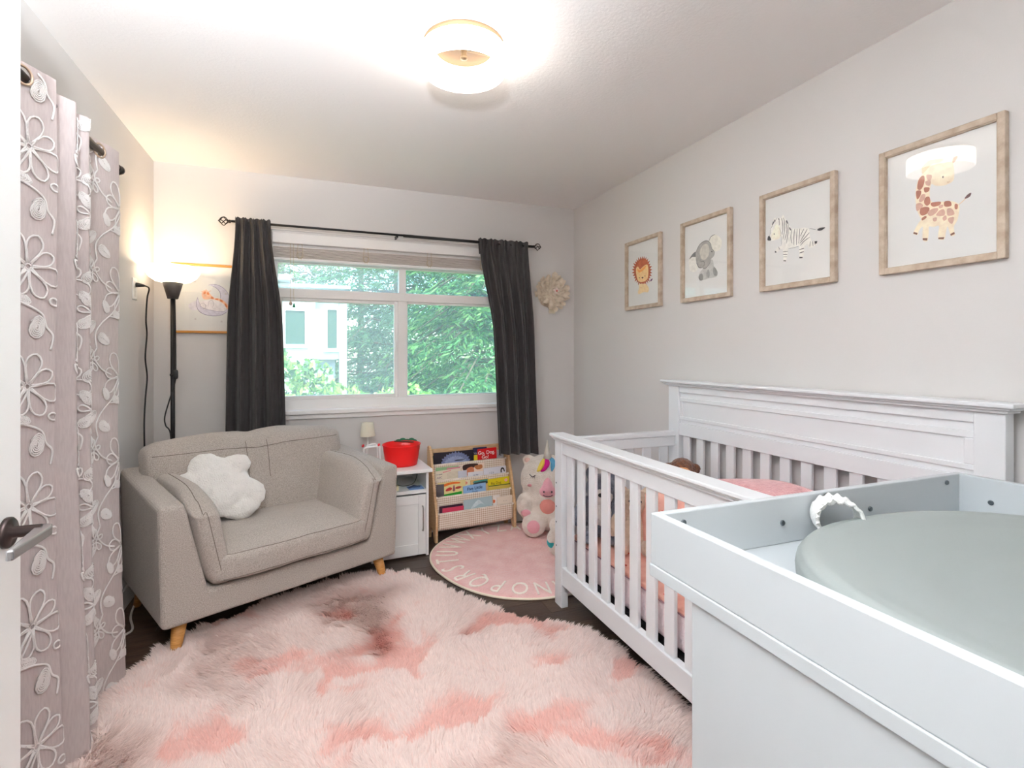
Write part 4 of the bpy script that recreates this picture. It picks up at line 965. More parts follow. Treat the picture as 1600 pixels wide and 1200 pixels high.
book(1,.408,.590,.052,.008,.008,(226,228,238),'white counting book with a black curved figure', R_(-1), ex_peng)
def ex_gt(r, w_, h):
    flat(r,'green_band',[(-w_/2,h-.085),(w_/2-.03,h-.075),(w_/2-.03,h-.100),(-w_/2,h-.115)],(20,146,30),smooth=False)
    flat(r,'orange_band',[(-.06,h-.012),(.0,h-.004),(.055,h-.010),(.058,h-.020),(.0,h-.018),(-.06,h-.028)],(214,104,30),-.001)
    flat(r,'red_figure',[(-.045,h-.050),(-.02,h-.038),(.0,h-.045),(-.01,h-.060),(-.045,h-.062)],(170,40,36),-.001)
    flat(r,'red_figure',[(.025,h-.045),(.05,h-.038),(.072,h-.046),(.05,h-.056),(.028,h-.054)],(160,50,40),-.001)
    flat(r,'girl_figure',[(.010,h-.030),(.018,h-.030),(.022,h-.066),(.004,h-.066)],(130,76,84),-.0012)
    flat(r,'yellow_bar',[(-.085,h-.012),(-.066,h-.010),(-.066,h-.066),(-.085,h-.068)],(196,170,40),smooth=False)
book(2,.030,.085,.086,.006,.006,(90,84,88),'dark patterned book at the left end of the third pocket')
book(2,.045,.250,.096,.012,.010,(228,214,150),'colourful book with orange and red shapes over a green band', R_(-1), ex_gt)
book(2,.195,.300,.092,.030,.006,(232,222,186),'pale yellow book behind the light blue book', 0, lambda r,w_,h: flat(r,'pink_spot',[(-.02,h-.02),(0,h-.008),(.02,h-.02),(0,h-.034)],(226,140,120)))
book(2,.290,.425,.088,.022,.008,(222,186,122),'tan and teal picture book above the light blue book', 0, lambda r,w_,h: (flat(r,'teal_band',[(-.04,h-.01),(.06,h-.006),(.06,h-.02),(-.04,h-.022)],(60,140,130)), flat(r,'dark_shape',[(-.045,h-.024),(.0,h-.018),(.06,h-.020),(.06,h-.036),(-.04,h-.034)],(40,60,66),-.001)))
book(2,.233,.408,.058,.002,.008,(150,190,230),'light blue book titled with dark blue letters, third pocket', R_(-2.5), lambda r,w_,h: (tx(r,'Five Little',.030,(30,56,120),0,h-.026,bold=.0004), tx(r,'Ducks',.018,(50,80,140),.0,h-.050)))
book(2,.428,.600,.082,.014,.008,(222,206,30),'yellow book titled with brown letters, third pocket', R_(-2), lambda r,w_,h: (tx(r,'Big Dog',.026,(120,96,30),-.022,h-.034), flat(r,'pink_badge',[(.045,h-.022),(.060,h-.012),(.074,h-.022),(.060,h-.036)],(236,180,190))))
book(2,.424,.606,.034,.002,.008,(214,190,90),'olive and yellow book in front of the big yellow book', 0, lambda r,w_,h: flat(r,'green_edge',[(-.09,h-.0),(.09,h-.0),(.09,h-.006),(-.09,h-.006)],(64,96,30),smooth=False))
book(3,.040,.210,.046,.012,.014,(62,30,50),'dark purple book lying low at the left of the bottom pocket')
book(3,.060,.215,.032,.002,.008,(198,60,90),'pink-red edged book in front of the purple book')
book(3,.222,.440,.068,.014,.008,(176,200,206),'large pale teal book in the bottom pocket', R_(-1.5), lambda r,w_,h: flat(r,'pale_ray',[(-.06,h-.07),(.0,h-.012),(.05,h-.06),(.02,h-.04)],(204,218,222)))
book(3,.446,.500,.070,.020,.006,(240,236,232),'small white book with an orange corner in the bottom pocket', 0, lambda r,w_,h: flat(r,'orange_corner',[(-.026,h-.03),(-.010,h-.036),(-.014,h-.052),(-.026,h-.052)],(224,110,60)))
book(3,.480,.604,.056,.008,.006,(240,228,214),'ivory book at the right end of the bottom pocket', R_(-2), lambda r,w_,h: tx(r,'- . -',.02,(80,80,80),0,h-.03))

# ---------------------------------------------------------------- unicorn plush
ur = R_(-24)
t = thing('unicorn_plush', 'large cream unicorn plush with rainbow forelock sitting on the round rug', 'plush toy', (1.592,3.375,.014), ur)
blob('plush_body', [((0,.01,.155),(.205,.165,.155)),((0,-.0,.37),(.195,.165,.175)),((0,0,.26),(.185,.16,.12)),((-.095,-.15,.085),(.085,.07,.085)),((.095,-.15,.085),(.085,.07,.085)),((-.165,-.085,.205),(.055,.075,.095),rotm(rx=R_(40))),((.165,-.085,.205),(.055,.075,.095),rotm(rx=R_(40))),((-.135,.02,.50),(.045,.03,.04)),((.135,.02,.50),(.045,.03,.04))], CREAMF, t, .011, 4, disp=.006)
HC, HR = Vector((0,0,.37)), (.195,.165,.175)
def on_head(x, z, off=.0):
    q = 1-(x/HR[0])**2-((z-HC.z)/HR[2])**2
    return Vector((x, -HR[1]*math.sqrt(max(q,.01))-off, z))
def patch(name, pts, m, off=.004, nn=5):
    sp = spline(pts,5); c0 = sum((Vector(p) for p in [(a,b_,0) for a,b_ in sp]),Vector())/len(sp); b = M(); rings = 5; vs = []
    for k in range(rings+1):
        q = 1-k/rings*.98
        for a, b_ in sp:
            x, z = c0.x+(a-c0.x)*q, c0.y+(b_-c0.y)*q; p = on_head(x, z, off*(1+ (1-q)*nn*.5) if k else -.004); vs.append(p)
    n = len(sp); b.add(vs, [(k*n+i, k*n+(i+1)%n, (k+1)*n+(i+1)%n, (k+1)*n+i) for k in range(rings) for i in range(n)]+[tuple(rings*n+i for i in range(n))])
    return part(name, b, m, t, True)
patch('pink_snout', [(0,.415),(.022,.395),(.040,.355),(.058,.32),(.052,.285),(.025,.268),(0,.264),(-.025,.268),(-.052,.285),(-.058,.32),(-.040,.355),(-.022,.395)], PINKF, .012)
DK = mat('dark_stitch',(60,48,52),.7)
b = M(); b.tube([on_head(x,.292+9*x*x,.040) for x in np.linspace(-.033,.033,13)], .0028, 6); part('smile', b, DK, t, True)
for x in (-.027,.027): part('nostril', M().ell(on_head(x,.325,.036),(.0055,.004,.007),n=10), DK, t, True)
for x in (-.105,.105):
    b = M(); b.tube([on_head(x+d_,.425-.010*(1-(d_/.018)**2),.004) for d_ in np.linspace(-.02,.02,9)], .0028, 6)
    for d_ in (-.008,.002,.012): b.tube([on_head(x+d_,.416,.004),on_head(x+d_*1.3,.406,.006)], .0016, 5)
    part('closed_eye', b, DK, t, True)
    part('pink_cheek', M().ell(on_head(x*1.18,.352,.0),(.017,.010,.010),n=12), mat('rose_cheek',(206,140,146),.9), t, True)
for col, nm, pts in (((232,206,84),'yellow_lock',[(-.075,.452),(-.05,.455),(-.022,.49),(-.015,.525),(-.03,.528),(-.055,.50)]),((206,10,130),'magenta_lock',[(-.05,.452),(-.02,.456),(.010,.485),(.016,.51),(.0,.530),(-.020,.526),(-.025,.49)]),((96,174,214),'blue_lock',[(.028,.452),(.048,.475),(.058,.505),(.040,.530),(.012,.532),(.022,.505),(.020,.48)])):
    patch(nm, pts, mat(nm,col,.8), .010)
part('horn', M().tube([(0,-.055,.525),(0,-.056,.565),(0,-.054,.605),(0,-.052,.655)], [.030,.023,.014,.003], 14), mat('pale_silver_horn',(206,200,190),.5), t, True)
for sx in (-1,1):
    part('foot_pad', M().ell((sx*.098,-.207,.088),(.045,.022,.048),rotm(rx=R_(8)),18), PINKF, t, True)
    part('paw_pad', M().ell((sx*.150,-.158,.168),(.034,.014,.032),rotm(rx=R_(30)),16), PINKF, t, True)
    part('inner_ear', M().ell((sx*.142,-.008,.505),(.022,.012,.018),n=12), mat('dusty_pink',(214,180,170),.9), t, True)
part('pink_heart', M().ell((0,-.142,.215),(.055,.030,.058),None,18), mat('salmon_plush',(226,150,140),1,bump=.5,bscale=150), t, True)
# small white plush behind the crib post
t = thing('small_plush', 'small white plush with a teal patch half hidden behind the crib post', 'plush toy', (1.452,2.905,.014), R_(-30))
blob('plush_body', [((0,0,.085),(.072,.065,.085)),((0,-.01,.195),(.062,.058,.055)),((-.045,-.045,.13),(.028,.03,.045))], CREAMF, t, .009, 4, disp=.004)
part('teal_patch', M().ell((-.045,-.045,.105),(.028,.022,.040),rotm(rx=R_(10)),16), mat('teal_satin',(40,170,176),.35), t, True)

# ---------------------------------------------------------------- round alphabet rug
RC = (1.285, 3.035)
PRUG = mat('rose_pink_rug',(230,176,172),1,(240,198,192),9,bump=.9,bscale=60,sheen=.4)
t = thing('alphabet_rug', 'round pink rug with cream alphabet letters around its edge', 'rug', (RC[0],RC[1],0))
def rr_(a): return .600+.006*math.sin(5*a)+.008*math.sin(3*a+1)
b = M(); n = 96; vs = []; prof = [(1,.001),(1.0,.010),(.985,.014),(.9,.013),(.7,.0135),(.45,.013),(.2,.014)]
for k, h in prof: vs += [(k*rr_(2*PI*i/n)*math.cos(2*PI*i/n), k*rr_(2*PI*i/n)*math.sin(2*PI*i/n), h) for i in range(n)]
vs.append((0,0,.013)); L = len(vs)-1
b.add(vs, [(j*n+i,j*n+(i+1)%n,(j+1)*n+(i+1)%n,(j+1)*n+i) for j in range(len(prof)-1) for i in range(n)]+[((len(prof)-1)*n+i,(len(prof)-1)*n+(i+1)%n,L) for i in range(n)])
part('rug_pile', b, PRUG, t, True)
part('edge_binding', M().tube([(rr_(2*PI*i/n)*math.cos(2*PI*i/n), rr_(2*PI*i/n)*math.sin(2*PI*i/n), .007) for i in range(n)], .007, 6, closed=True), mat('cream_binding',(240,226,206),.9), t, True)
LETM = mat('cream_letter_pile',(253,243,232),1,bump=.8,bscale=90)
for k in range(26):
    ch = 'ABCDEFGHIJKLMNOPQRSTUVWXYZ'[k]; a = R_(-103)-(k-13)*2*PI/26
    text(ch, .205, LETM, t, (.495*math.cos(a), .495*math.sin(a), .0145), (0,0,a-PI/2), 'letter', .0025, xs=.60, bold=-.001)

# ---------------------------------------------------------------- shaggy pink fur rug
t = thing('fur_rug', 'large shaggy pale pink faux fur rug on the dark floor', 'rug', (.3,1.9,0))
OUT = [(-.69,2.27),(-.65,2.44),(-.50,2.66),(-.19,2.86),(.14,3.005),(.39,3.005),(.57,2.88),(.755,2.53),(.955,2.235),(1.125,2.10),(1.20,1.91),(1.22,1.70),(1.225,1.45),(1.16,1.16),(.95,.98),(.5,.90),(0,.92),(-.42,1.08),(-.63,1.4),(-.72,1.9)]
poly = np.array(spline([(x-.3,y-1.9) for x,y in OUT], 8))
b = M(); n = len(poly); cen = poly.mean(0)
vs = []
for k, h in ((1,.002),(.995,.009),(.8,.010),(.4,.010)): vs += [(cen[0]+(p[0]-cen[0])*k, cen[1]+(p[1]-cen[1])*k, h) for p in poly]
vs.append((cen[0],cen[1],.010))
b.add(vs, [(j*n+i,j*n+(i+1)%n,(j+1)*n+(i+1)%n,(j+1)*n+i) for j in range(3) for i in range(n)]+[(3*n+i,3*n+(i+1)%n,len(vs)-1) for i in range(n)])
part('rug_backing', b, mat('fur_root_pink',(246,224,218),1), t, True)
def inside(P, poly):
    x, y = P[:,0], P[:,1]; c = np.zeros(len(P), bool); j = len(poly)-1
    for i in range(len(poly)):
        xi, yi = poly[i]; xj, yj = poly[j]
        c ^= ((yi > y) != (yj > y)) & (x < (xj-xi)*(y-yi)/((yj-yi) or 1e-9)+xi); j = i
    return c
NS = 185000
P0 = RNG.uniform(poly.min(0), poly.max(0), (int(NS*1.5),2)); P0 = P0[inside(P0, poly)][:NS]; NS = len(P0)
def vnoise(P, sc, seed):
    r = np.random.default_rng(seed); G = r.uniform(-1,1,(64,64)); q = P*sc+20.0; i = np.floor(q).astype(int); f_ = q-i; f_ = f_*f_*(3-2*f_)
    g = lambda a, b_: G[a % 64, b_ % 64]
    return (g(i[:,0],i[:,1])*(1-f_[:,0])+g(i[:,0]+1,i[:,1])*f_[:,0])*(1-f_[:,1])+(g(i[:,0],i[:,1]+1)*(1-f_[:,0])+g(i[:,0]+1,i[:,1]+1)*f_[:,0])*f_[:,1]
Pw = P0+.05*np.stack([vnoise(P0,9,21),vnoise(P0,9,22)],1); Pw = Pw*np.array([1.0,1.25])
big = vnoise(Pw, 4.6, 5)*.62+vnoise(Pw, 11, 6)*.38+.12*vnoise(Pw, 26, 8)
ang = 2.4*vnoise(P0, 1.9, 1)+1.2*vnoise(P0, 6, 2)+.22*vnoise(P0, 24, 3)+1.55
dE = np.min(np.linalg.norm(P0[:,None,:]-poly[None,::4,:], axis=2), axis=1) if NS < 1 else None
rel = P0-cen; rad = np.linalg.norm(rel, axis=1); edge_dir = np.arctan2(rel[:,1], rel[:,0])
# distance to the outline along the radius
th_p = np.arctan2(poly[:,1]-cen[1], poly[:,0]-cen[0]); rp = np.linalg.norm(poly-cen, axis=1); o_ = np.argsort(th_p)
rim = np.interp(edge_dir, th_p[o_], rp[o_], period=2*PI); ew = np.clip(1-(rim-rad)/.14, 0, 1)
dirv = np.stack([np.cos(ang), np.sin(ang)],1)*(1-ew[:,None])+np.stack([np.cos(edge_dir), np.sin(edge_dir)],1)*ew[:,None]*1.3
dirv += RNG.normal(0,.13,(NS,2)); dirv /= np.linalg.norm(dirv,axis=1)[:,None]
clump = vnoise(P0, 34, 9)
ln = .046+.010*clump+RNG.uniform(-.008,.010,NS); bare = np.clip((big-.12)/.34,0,1)
ln *= (1-.35*bare)
lean = .70+.12*vnoise(P0, 14, 12)+.05*bare; lean = np.clip(lean,.25,.86)
hgt = np.sqrt(1-lean**2)*.9+.1
wd = RNG.uniform(.0014,.0026,NS); side = np.stack([-dirv[:,1], dirv[:,0]],1); side += RNG.normal(0,.18,(NS,2))
V = np.zeros((NS,7,3)); base = np.zeros((NS,3)); base[:,:2] = P0; base[:,2] = .0102
for j, (f_, ww) in enumerate(((0,1),(.35,1.0),(.72,.75),(1.0,0))):
    hh = base.copy(); hh[:,:2] += dirv*(ln*lean*f_**1.35)[:,None]; hh[:,2] += ln*hgt*np.sin(f_*1.45)*.95+.006*clump*f_
    curl = np.sin(f_*3.1+RNG.uniform(0,6,NS))*.0016*f_; hh[:,:2] += side*curl[:,None]
    if j < 3:
        V[:,2*j,:] = hh; V[:,2*j+1,:] = hh; V[:,2*j,:2] -= side*(wd*ww)[:,None]; V[:,2*j+1,:2] += side*(wd*ww)[:,None]
    else: V[:,6,:] = hh
me = bpy.data.meshes.new('shaggy_pile'); idx = np.arange(NS)[:,None]*7
loops = np.concatenate([idx+np.array([0,1,3,2]), idx+np.array([2,3,5,4]), idx+np.array([4,5,6])],1).ravel()
me.vertices.add(NS*7); me.vertices.foreach_set('co', V.ravel()); me.loops.add(len(loops)); me.loops.foreach_set('vertex_index', loops)
tot = np.tile([4,4,3], NS); st = np.concatenate([[0],np.cumsum(tot)[:-1]]); me.polygons.add(NS*3); me.polygons.foreach_set('loop_start', st); me.polygons.foreach_set('loop_total', tot)
me.polygons.foreach_set('use_smooth', [True]*(NS*3)); me.update(calc_edges=True); me.validate()
L3 = lambda c_: np.array(lin(c_)[:3])
root, tip, root2, tip2 = L3((246,234,230)), L3((249,239,235)), L3((240,202,193)), L3((244,212,204))
mixb = np.clip(bare+RNG.normal(0,.12,NS),0,1)[:,None]
colr = root*(1-mixb)+root2*mixb; colt = (tip*(1-mixb)+tip2*mixb)*(1+RNG.normal(0,.05,NS))[:,None]
Cc = np.ones((NS,7,4)); 
for j, f_ in enumerate((0,0,.5,.5,.85,.85,1)): Cc[:,j,:3] = colr*(1-f_)+colt*f_
ca = me.color_attributes.new('pile_colour','FLOAT_COLOR','POINT'); ca.data.foreach_set('color', Cc.ravel().astype(np.float32))
FM = bpy.data.materials.new('shaggy_fur_fibre'); FM.use_nodes = True; _t = FM.node_tree; _b = _t.nodes['Principled BSDF']; _b.inputs['Roughness'].default_value = .75; _b.inputs['Specular IOR Level'].default_value = .25
va = _t.nodes.new('ShaderNodeVertexColor'); va.layer_name = 'pile_colour'; _t.links.new(va.outputs[0], _b.inputs['Base Color'])
trl = _t.nodes.new('ShaderNodeBsdfTranslucent'); _t.links.new(va.outputs[0], trl.inputs[0]); mx = _t.nodes.new('ShaderNodeMixShader'); mx.inputs[0].default_value = .5
_t.links.new(_b.outputs[0], mx.inputs[1]); _t.links.new(trl.outputs[0], mx.inputs[2]); _t.links.new(mx.outputs[0], _t.nodes['Material Output'].inputs[0])
me.materials.append(FM); put('shaggy_pile', me, t, kind='stuff')

# ---------------------------------------------------------------- crib
t = thing('crib', 'white slatted baby crib with a tall panelled headboard against the right wall', 'crib', (1.56,1.65,0))
cb = lambda x0,x1,y0,y1,z0,z1: M().box(x0-1.56,x1-1.56,y0-1.65,y1-1.65,z0,z1)
def cp_(name, *a, bevel=.003, **k): return part(name, cb(*a), CRIBW, t, bevel=bevel, **k)
FX0, FX1, CY0, CY1 = 1.178, 1.216, .915, 2.405
cp_('leg', FX0,FX1,CY1-.075,CY1,0,.842); cp_('leg', FX0,FX1,CY0,CY0+.075,0,.842)
cp_('leg', 1.900,1.945,CY1-.075,CY1+.01,0,1.103); cp_('leg', 1.900,1.945,CY0-.03,CY0+.05,0,1.103)
def cap(name, x0,x1,y0,y1,z0,z1,ov):
    b = M(); h = z1-z0
    for k, (a, c_, o_) in enumerate(((0,.30,.35),(.30,.55,.65),(.55,1,1))): b.box(x0-ov*o_-1.56, x1+ov*o_*(1 if name != 'headboard_cap' else .2)-1.56, y0-ov*o_-1.65, y1+ov*o_-1.65, z0+h*a, z0+h*c_)
    part(name, b, CRIBW, t, bevel=.004, seg=3)
cap('front_rail_cap', FX0,FX1,CY0,CY1,.838,.872,.022)
cp_('front_rail', FX0+.004,FX1-.004,CY0+.075,CY1-.075,.775,.838)
cp_('bottom_rail', FX0+.002,FX1-.004,CY0+.075,CY1-.075,.118,.208)
for k in range(12):
    y = 2.268-.1085*k
    if y < 1.02: break
    part('slat', M().box(-.008,.008,-.028,.028,-.284,.284), CRIBW, t, bevel=.003, loc=(1.197-1.56,y-1.65,.4915))
# headboard
b = M()
for a_ in ((1.905,1.935,CY0+.05,CY1-.075,1.068,1.103),(1.905,1.935,CY0+.05,CY1-.075,.832,.898),(1.915,1.925,CY0+.05,CY1-.075,.898,1.068)):
    b.box(a_[0]-1.56,a_[1]-1.56,a_[2]-1.65,a_[3]-1.65,a_[4],a_[5])
part('headboard_panel', b, CRIBW, t, bevel=.002)
b = M(); yA, yB = 1.005, 2.30
for a_ in ((1.908,1.92,yA-.045,yB+.045,1.018,1.040),(1.908,1.92,yA-.045,yB+.045,.918,.936),(1.908,1.92,yA-.045,yA-.010,.936,1.018),(1.908,1.92,yB+.010,yB+.045,.936,1.018)):
    b.box(a_[0]-1.56,a_[1]-1.56,a_[2]-1.65,a_[3]-1.65,a_[4],a_[5])
part('panel_moulding', b, CRIBW, t, bevel=.003)
cap('headboard_cap', 1.900,1.952,CY0-.03,CY1+.01,1.103,1.135,.034)
cp_('back_bottom_rail', 1.908,1.935,CY0+.05,CY1-.075,.118,.208)
for k in range(12):
    y = 2.283-.1045*k
    if y < 1.0: break
    part('back_slat', M().box(-.008,.008,-.026,.026,-.315,.315), CRIBW, t, bevel=.003, loc=(1.922-1.56,y-1.65,.519))
for y0 in (CY1-.050, CY0+.010):
    cp_('end_rail', FX1,1.900,y0,y0+.030,.770,.825); cp_('end_rail_cap', FX1-.004,1.902,y0-.006,y0+.036,.825,.852); cp_('end_bottom_rail', FX1,1.900,y0+.003,y0+.027,.118,.208)
    for k in range(6): part('end_slat', M().box(-.026,.026,-.008,.008,-.282,.282), CRIBW, t, bevel=.003, loc=(1.272+.1115*k-1.56,y0+.015-1.65,.489))
b = M()
for z in (.30,.42,.50,.62): b.tube([(FX0-1.5605-.001,CY1-.018-1.65,z),(FX0-1.56+.004,CY1-.018-1.65,z)], .004, 10)
part('bolt', b, STEEL, t)
part('support_bracket', M().tube([(1.212-1.56,CY1-.082-1.65,.335),(1.212-1.56,CY1-.105-1.65,.318)], .007, 8), BLACKM, t, True)
part('mattress_support', cb(1.228,1.892,.96,2.34,.182,.206), BLACKM, t)
# mattress with quilted side
t = thing('crib_mattress', 'pale pink quilted crib mattress under a peach strawberry sheet', 'mattress', (1.56,1.65,.207))
part('mattress_body', M().rbox((.325,.685,.072),.022,12,(0,0,.074),puff=(.01,0,0)), MATTR, t, True)
part('strawberry_sheet', M().rbox((.322,.682,.012),.010,10,(0,0,.147)), PEACH, t, True)
pb = [(-.327,y,.141) for y in np.linspace(-.67,.67,20)]
part('piping', M().tube(pb, .003, 6), mat('mauve_piping',(150,110,120),.8), t, True)
REDB = mat('strawberry_red',(222,78,62),.8)
def berry(par, p, nrm, s_=.011):
    nrm = Vector(nrm).normalized(); q = nrm.to_track_quat('Z','Y').to_matrix(); b = M()
    b.ell(p,(s_*.8,s_*1.1,.0012),q,8); return part('strawberry_print', b, REDB, par, True)
rr = random.Random(8)
for i in range(9):
    for j in range(3): berry(t, (-.29+.10*j+rr.uniform(-.02,.02), -.25+.10*i+rr.uniform(-.02,.02), .1595), (0,0,1))
# blankets and soft toys in the crib
MT = .367
t = thing('peach_pillow', 'peach pillow with red strawberry print standing inside the crib', 'pillow', (1.64,1.93,MT), R_(-18))
pm = lambda p: (p[0], p[1]+.08*(p[2]/.14)*.4, p[2])
b = M(); b.rbox((.225,.05,.135),.045,12,(0,0,.137),puff=(0,.5,.04),fn=pm); pw = part('pillow_body', b, PEACH, t, True)
for i in range(8):
    for j in range(3):
        x = -.19+.053*i+rr.uniform(-.01,.01); z = .05+.075*j+rr.uniform(-.01,.01)
        berry(t, (x,-.052-.022*(1-(x/.225)**2)*(1-((z-.137)/.135)**2)+.032*((z-.137)/.14),z), (0,-1,.25), .009)
t = thing('peach_blanket', 'rumpled peach strawberry blanket heaped in the middle of the crib', 'blanket', (1.56,1.42,MT), 0)
def rump(p): return (p[0]+.01*math.sin(14*p[1]), p[1]+.012*math.sin(11*p[0]+3*p[2]), p[2]*(1+.10*math.sin(9*p[0]+7*p[1]))+.0)
b = M(); b.rbox((.225,.26,.10),.08,14,(0,0,.112),fn=rump); part('blanket_body', b, PEACH, t, True, sub=1)
t = thing('pink_throw', 'fluffy rose pink throw piled high inside the crib', 'blanket', (1.66,1.50,MT+.205), 0)
def rump2(p): return (p[0]+.012*math.sin(12*p[1]), p[1], p[2]*(1+.12*math.sin(8*p[0]+9*p[1]+1))+.016*math.sin(7*p[1]+2))
b = M(); b.rbox((.150,.31,.085),.07,14,(0,0,.095),fn=rump2); part('throw_body', b, PINKT, t, True, sub=1)
t = thing('husky_plush', 'blue-grey plush dog with a white face at the left end of the crib', 'plush toy', (1.355,2.235,MT), R_(-34)); t.scale = (1.15,)*3
blob('plush_body', [((0,0,.085),(.080,.070,.085)),((0,-.01,.215),(.072,.066,.062)),((-.05,.0,.275),(.022,.014,.032)),((.05,.0,.275),(.022,.014,.032)),((-.085,-.03,.115),(.035,.040,.070),rotm(ry=.4)),((.085,-.03,.115),(.035,.040,.070),rotm(ry=-.4)),((-.055,-.085,.035),(.036,.055,.034)),((.055,-.085,.035),(.036,.055,.034))], GREYF, t, .007, 3, disp=.003)
part('white_face', M().ell((0,-.045,.195),(.050,.040,.046),None,18), WFUR, t, True)
part('white_chest', M().ell((0,-.045,.115),(.044,.034,.060),None,18), WFUR, t, True)
part('nose', M().ell((0,-.088,.205),(.012,.009,.009),None,10), BLACKP, t, True)
for x in (-.028,.028): part('eye', M().ell((x,-.070,.232),(.006,.005,.007),None,8), BLACKP, t, True)
t = thing('lamb_plush', 'tan curly plush bear sitting beside the blue-grey plush dog', 'plush toy', (1.425,2.055,MT), R_(-34)); t.scale = (1.1,)*3
blob('plush_body', [((0,0,.080),(.072,.062,.080)),((0,-.01,.200),(.060,.056,.055)),((-.050,.0,.245),(.020,.012,.022)),((.050,.0,.245),(.020,.012,.022)),((-.078,-.03,.110),(.028,.034,.062),rotm(ry=.35)),((.078,-.03,.110),(.028,.034,.062),rotm(ry=-.35)),((-.052,-.085,.032),(.033,.055,.032)),((.052,-.085,.032),(.033,.055,.032))], TANF, t, .007, 3, disp=.004)
part('muzzle', M().ell((0,-.060,.188),(.026,.022,.020),None,14), CREAMF, t, True); part('nose', M().ell((0,-.082,.194),(.009,.006,.006),None,8), BLACKP, t, True)
for x in (-.022,.022): part('eye', M().ell((x,-.060,.215),(.005,.004,.005),None,8), BLACKP, t, True)
t = thing('brown_plush', 'brown curly plush monkey peeking above the crib rail', 'plush toy', (1.755,2.125,MT+.02), R_(-35))
blob('plush_body', [((0,0,.11),(.085,.075,.11)),((0,0,.20),(.070,.062,.08)),((0,-.0,.305),(.066,.060,.062)),((-.068,.0,.315),(.024,.014,.026)),((.068,.0,.315),(.024,.014,.026)),((-.10,-.03,.15),(.030,.034,.085),rotm(ry=.3)),((.10,-.03,.15),(.030,.034,.085),rotm(ry=-.3)),((-.06,-.10,.035),(.036,.06,.034)),((.06,-.10,.035),(.036,.06,.034))], BROWNF, t, .007, 2, disp=.006)
part('tan_face', M().ell((-.0,-.034,.300),(.044,.032,.040),None,16), TANF2, t, True)

# ---------------------------------------------------------------- dresser with changing tray
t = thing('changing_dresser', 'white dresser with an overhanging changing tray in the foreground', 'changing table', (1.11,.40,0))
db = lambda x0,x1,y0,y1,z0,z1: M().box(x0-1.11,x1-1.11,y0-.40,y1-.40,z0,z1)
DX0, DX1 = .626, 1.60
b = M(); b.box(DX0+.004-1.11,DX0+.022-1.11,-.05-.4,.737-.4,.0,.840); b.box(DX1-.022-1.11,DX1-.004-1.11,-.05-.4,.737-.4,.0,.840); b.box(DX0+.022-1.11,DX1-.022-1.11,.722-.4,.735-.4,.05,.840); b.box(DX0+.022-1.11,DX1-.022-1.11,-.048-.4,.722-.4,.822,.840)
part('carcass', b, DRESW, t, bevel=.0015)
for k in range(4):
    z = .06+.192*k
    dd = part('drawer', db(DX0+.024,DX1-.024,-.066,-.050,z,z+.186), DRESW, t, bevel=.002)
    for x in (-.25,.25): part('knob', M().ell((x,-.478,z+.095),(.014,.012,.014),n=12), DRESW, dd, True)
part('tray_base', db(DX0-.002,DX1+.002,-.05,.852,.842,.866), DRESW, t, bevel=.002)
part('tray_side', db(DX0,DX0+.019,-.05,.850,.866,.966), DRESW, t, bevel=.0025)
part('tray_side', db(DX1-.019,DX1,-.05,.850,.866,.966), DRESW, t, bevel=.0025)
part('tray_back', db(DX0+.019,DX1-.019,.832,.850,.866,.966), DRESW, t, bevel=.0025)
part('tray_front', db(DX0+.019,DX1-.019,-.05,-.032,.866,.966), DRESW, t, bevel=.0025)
b = M()
def screw(p, ax):
    s_ = part('screw_cap', M().lathe([(.0,0),(.0058,.0),(.0064,-.002),(.0052,-.004),(.002,-.0032),(0,-.0032)], p, 16, axis=ax, cap0=False, cap1=False), STEEL, t, True)
for x, z in ((.690,.944),(.955,.912),(1.235,.912),(1.525,.948)): screw((x-1.11,.832-.4,z), 'y')
for y, z in ((.765,.908),(.40,.908)):
    screw((DX1-.019-1.11,y-.4,z), 'x')
# changing mat
t = thing('changing_mat', 'smooth grey-green contoured changing mat lying in the tray', 'changing mat', (1.11,.345,.867))
def cm_(u, v):
    a = 2*PI*u
    prof = [(.0,.030),(.30,.031),(.5,.037),(.65,.048),(.78,.056),(.87,.064),(.93,.067),(.975,.061),(.995,.049),(1.0,.035),(.995,.012),(.985,.001),(.5,.0),(0,.0)]
    k = v*(len(prof)-1); j = min(int(k), len(prof)-2); f_ = k-j
    r = prof[j][0]*(1-f_)+prof[j+1][0]*f_; z = prof[j][1]*(1-f_)+prof[j+1][1]*f_
    n_ = 2.35; ca, sa = math.cos(a), math.sin(a); q = (abs(ca)**n_+abs(sa)**n_)**(-1/n_)
    A_, B_ = .425, .428
    return (A_*q*ca*r, B_*q*sa*r, z)
part('mat_body', M().grid(cm_, 72, 53, closeu=True), mat('sage_grey_foam',(134,141,139),.5,bump=.03,bscale=300), t, True)
# folded diaper
t = thing('diaper', 'curled white diaper wedged between the changing mat and the tray wall', 'diaper', (1.050,.775,.867), R_(-38))
def dp(u, v):
    a = R_(215)-R_(250)*u; r = .046+.004*math.sin(9*u)
    fr2 = .003*math.sin(60*u) if v < .15 or v > .85 else 0
    return (r*math.cos(a)*.95+.0, -.026+.052*v+.012*u, .060+(r+fr2)*math.sin(a)*1.05)
o = part('diaper_shell', M().grid(dp, 100, 9), mat('diaper_white',(244,246,244),.9,bump=.5,bscale=200), t, True); md = o.modifiers.new('pad','SOLIDIFY'); md.thickness = .007; md.offset = -1
def df(u, v):
    a = R_(215)-R_(110)*u; return ((.050+.005*math.sin(55*u)*v)*math.cos(a)*.95, -.030-.010*v+.012*u, .060+(.050+.006*math.sin(48*u+1)*v)*math.sin(a)*1.05)
part('ruffled_edge', M().grid(df, 60, 4), mat('diaper_ruffle',(250,250,248),.9), t, True)

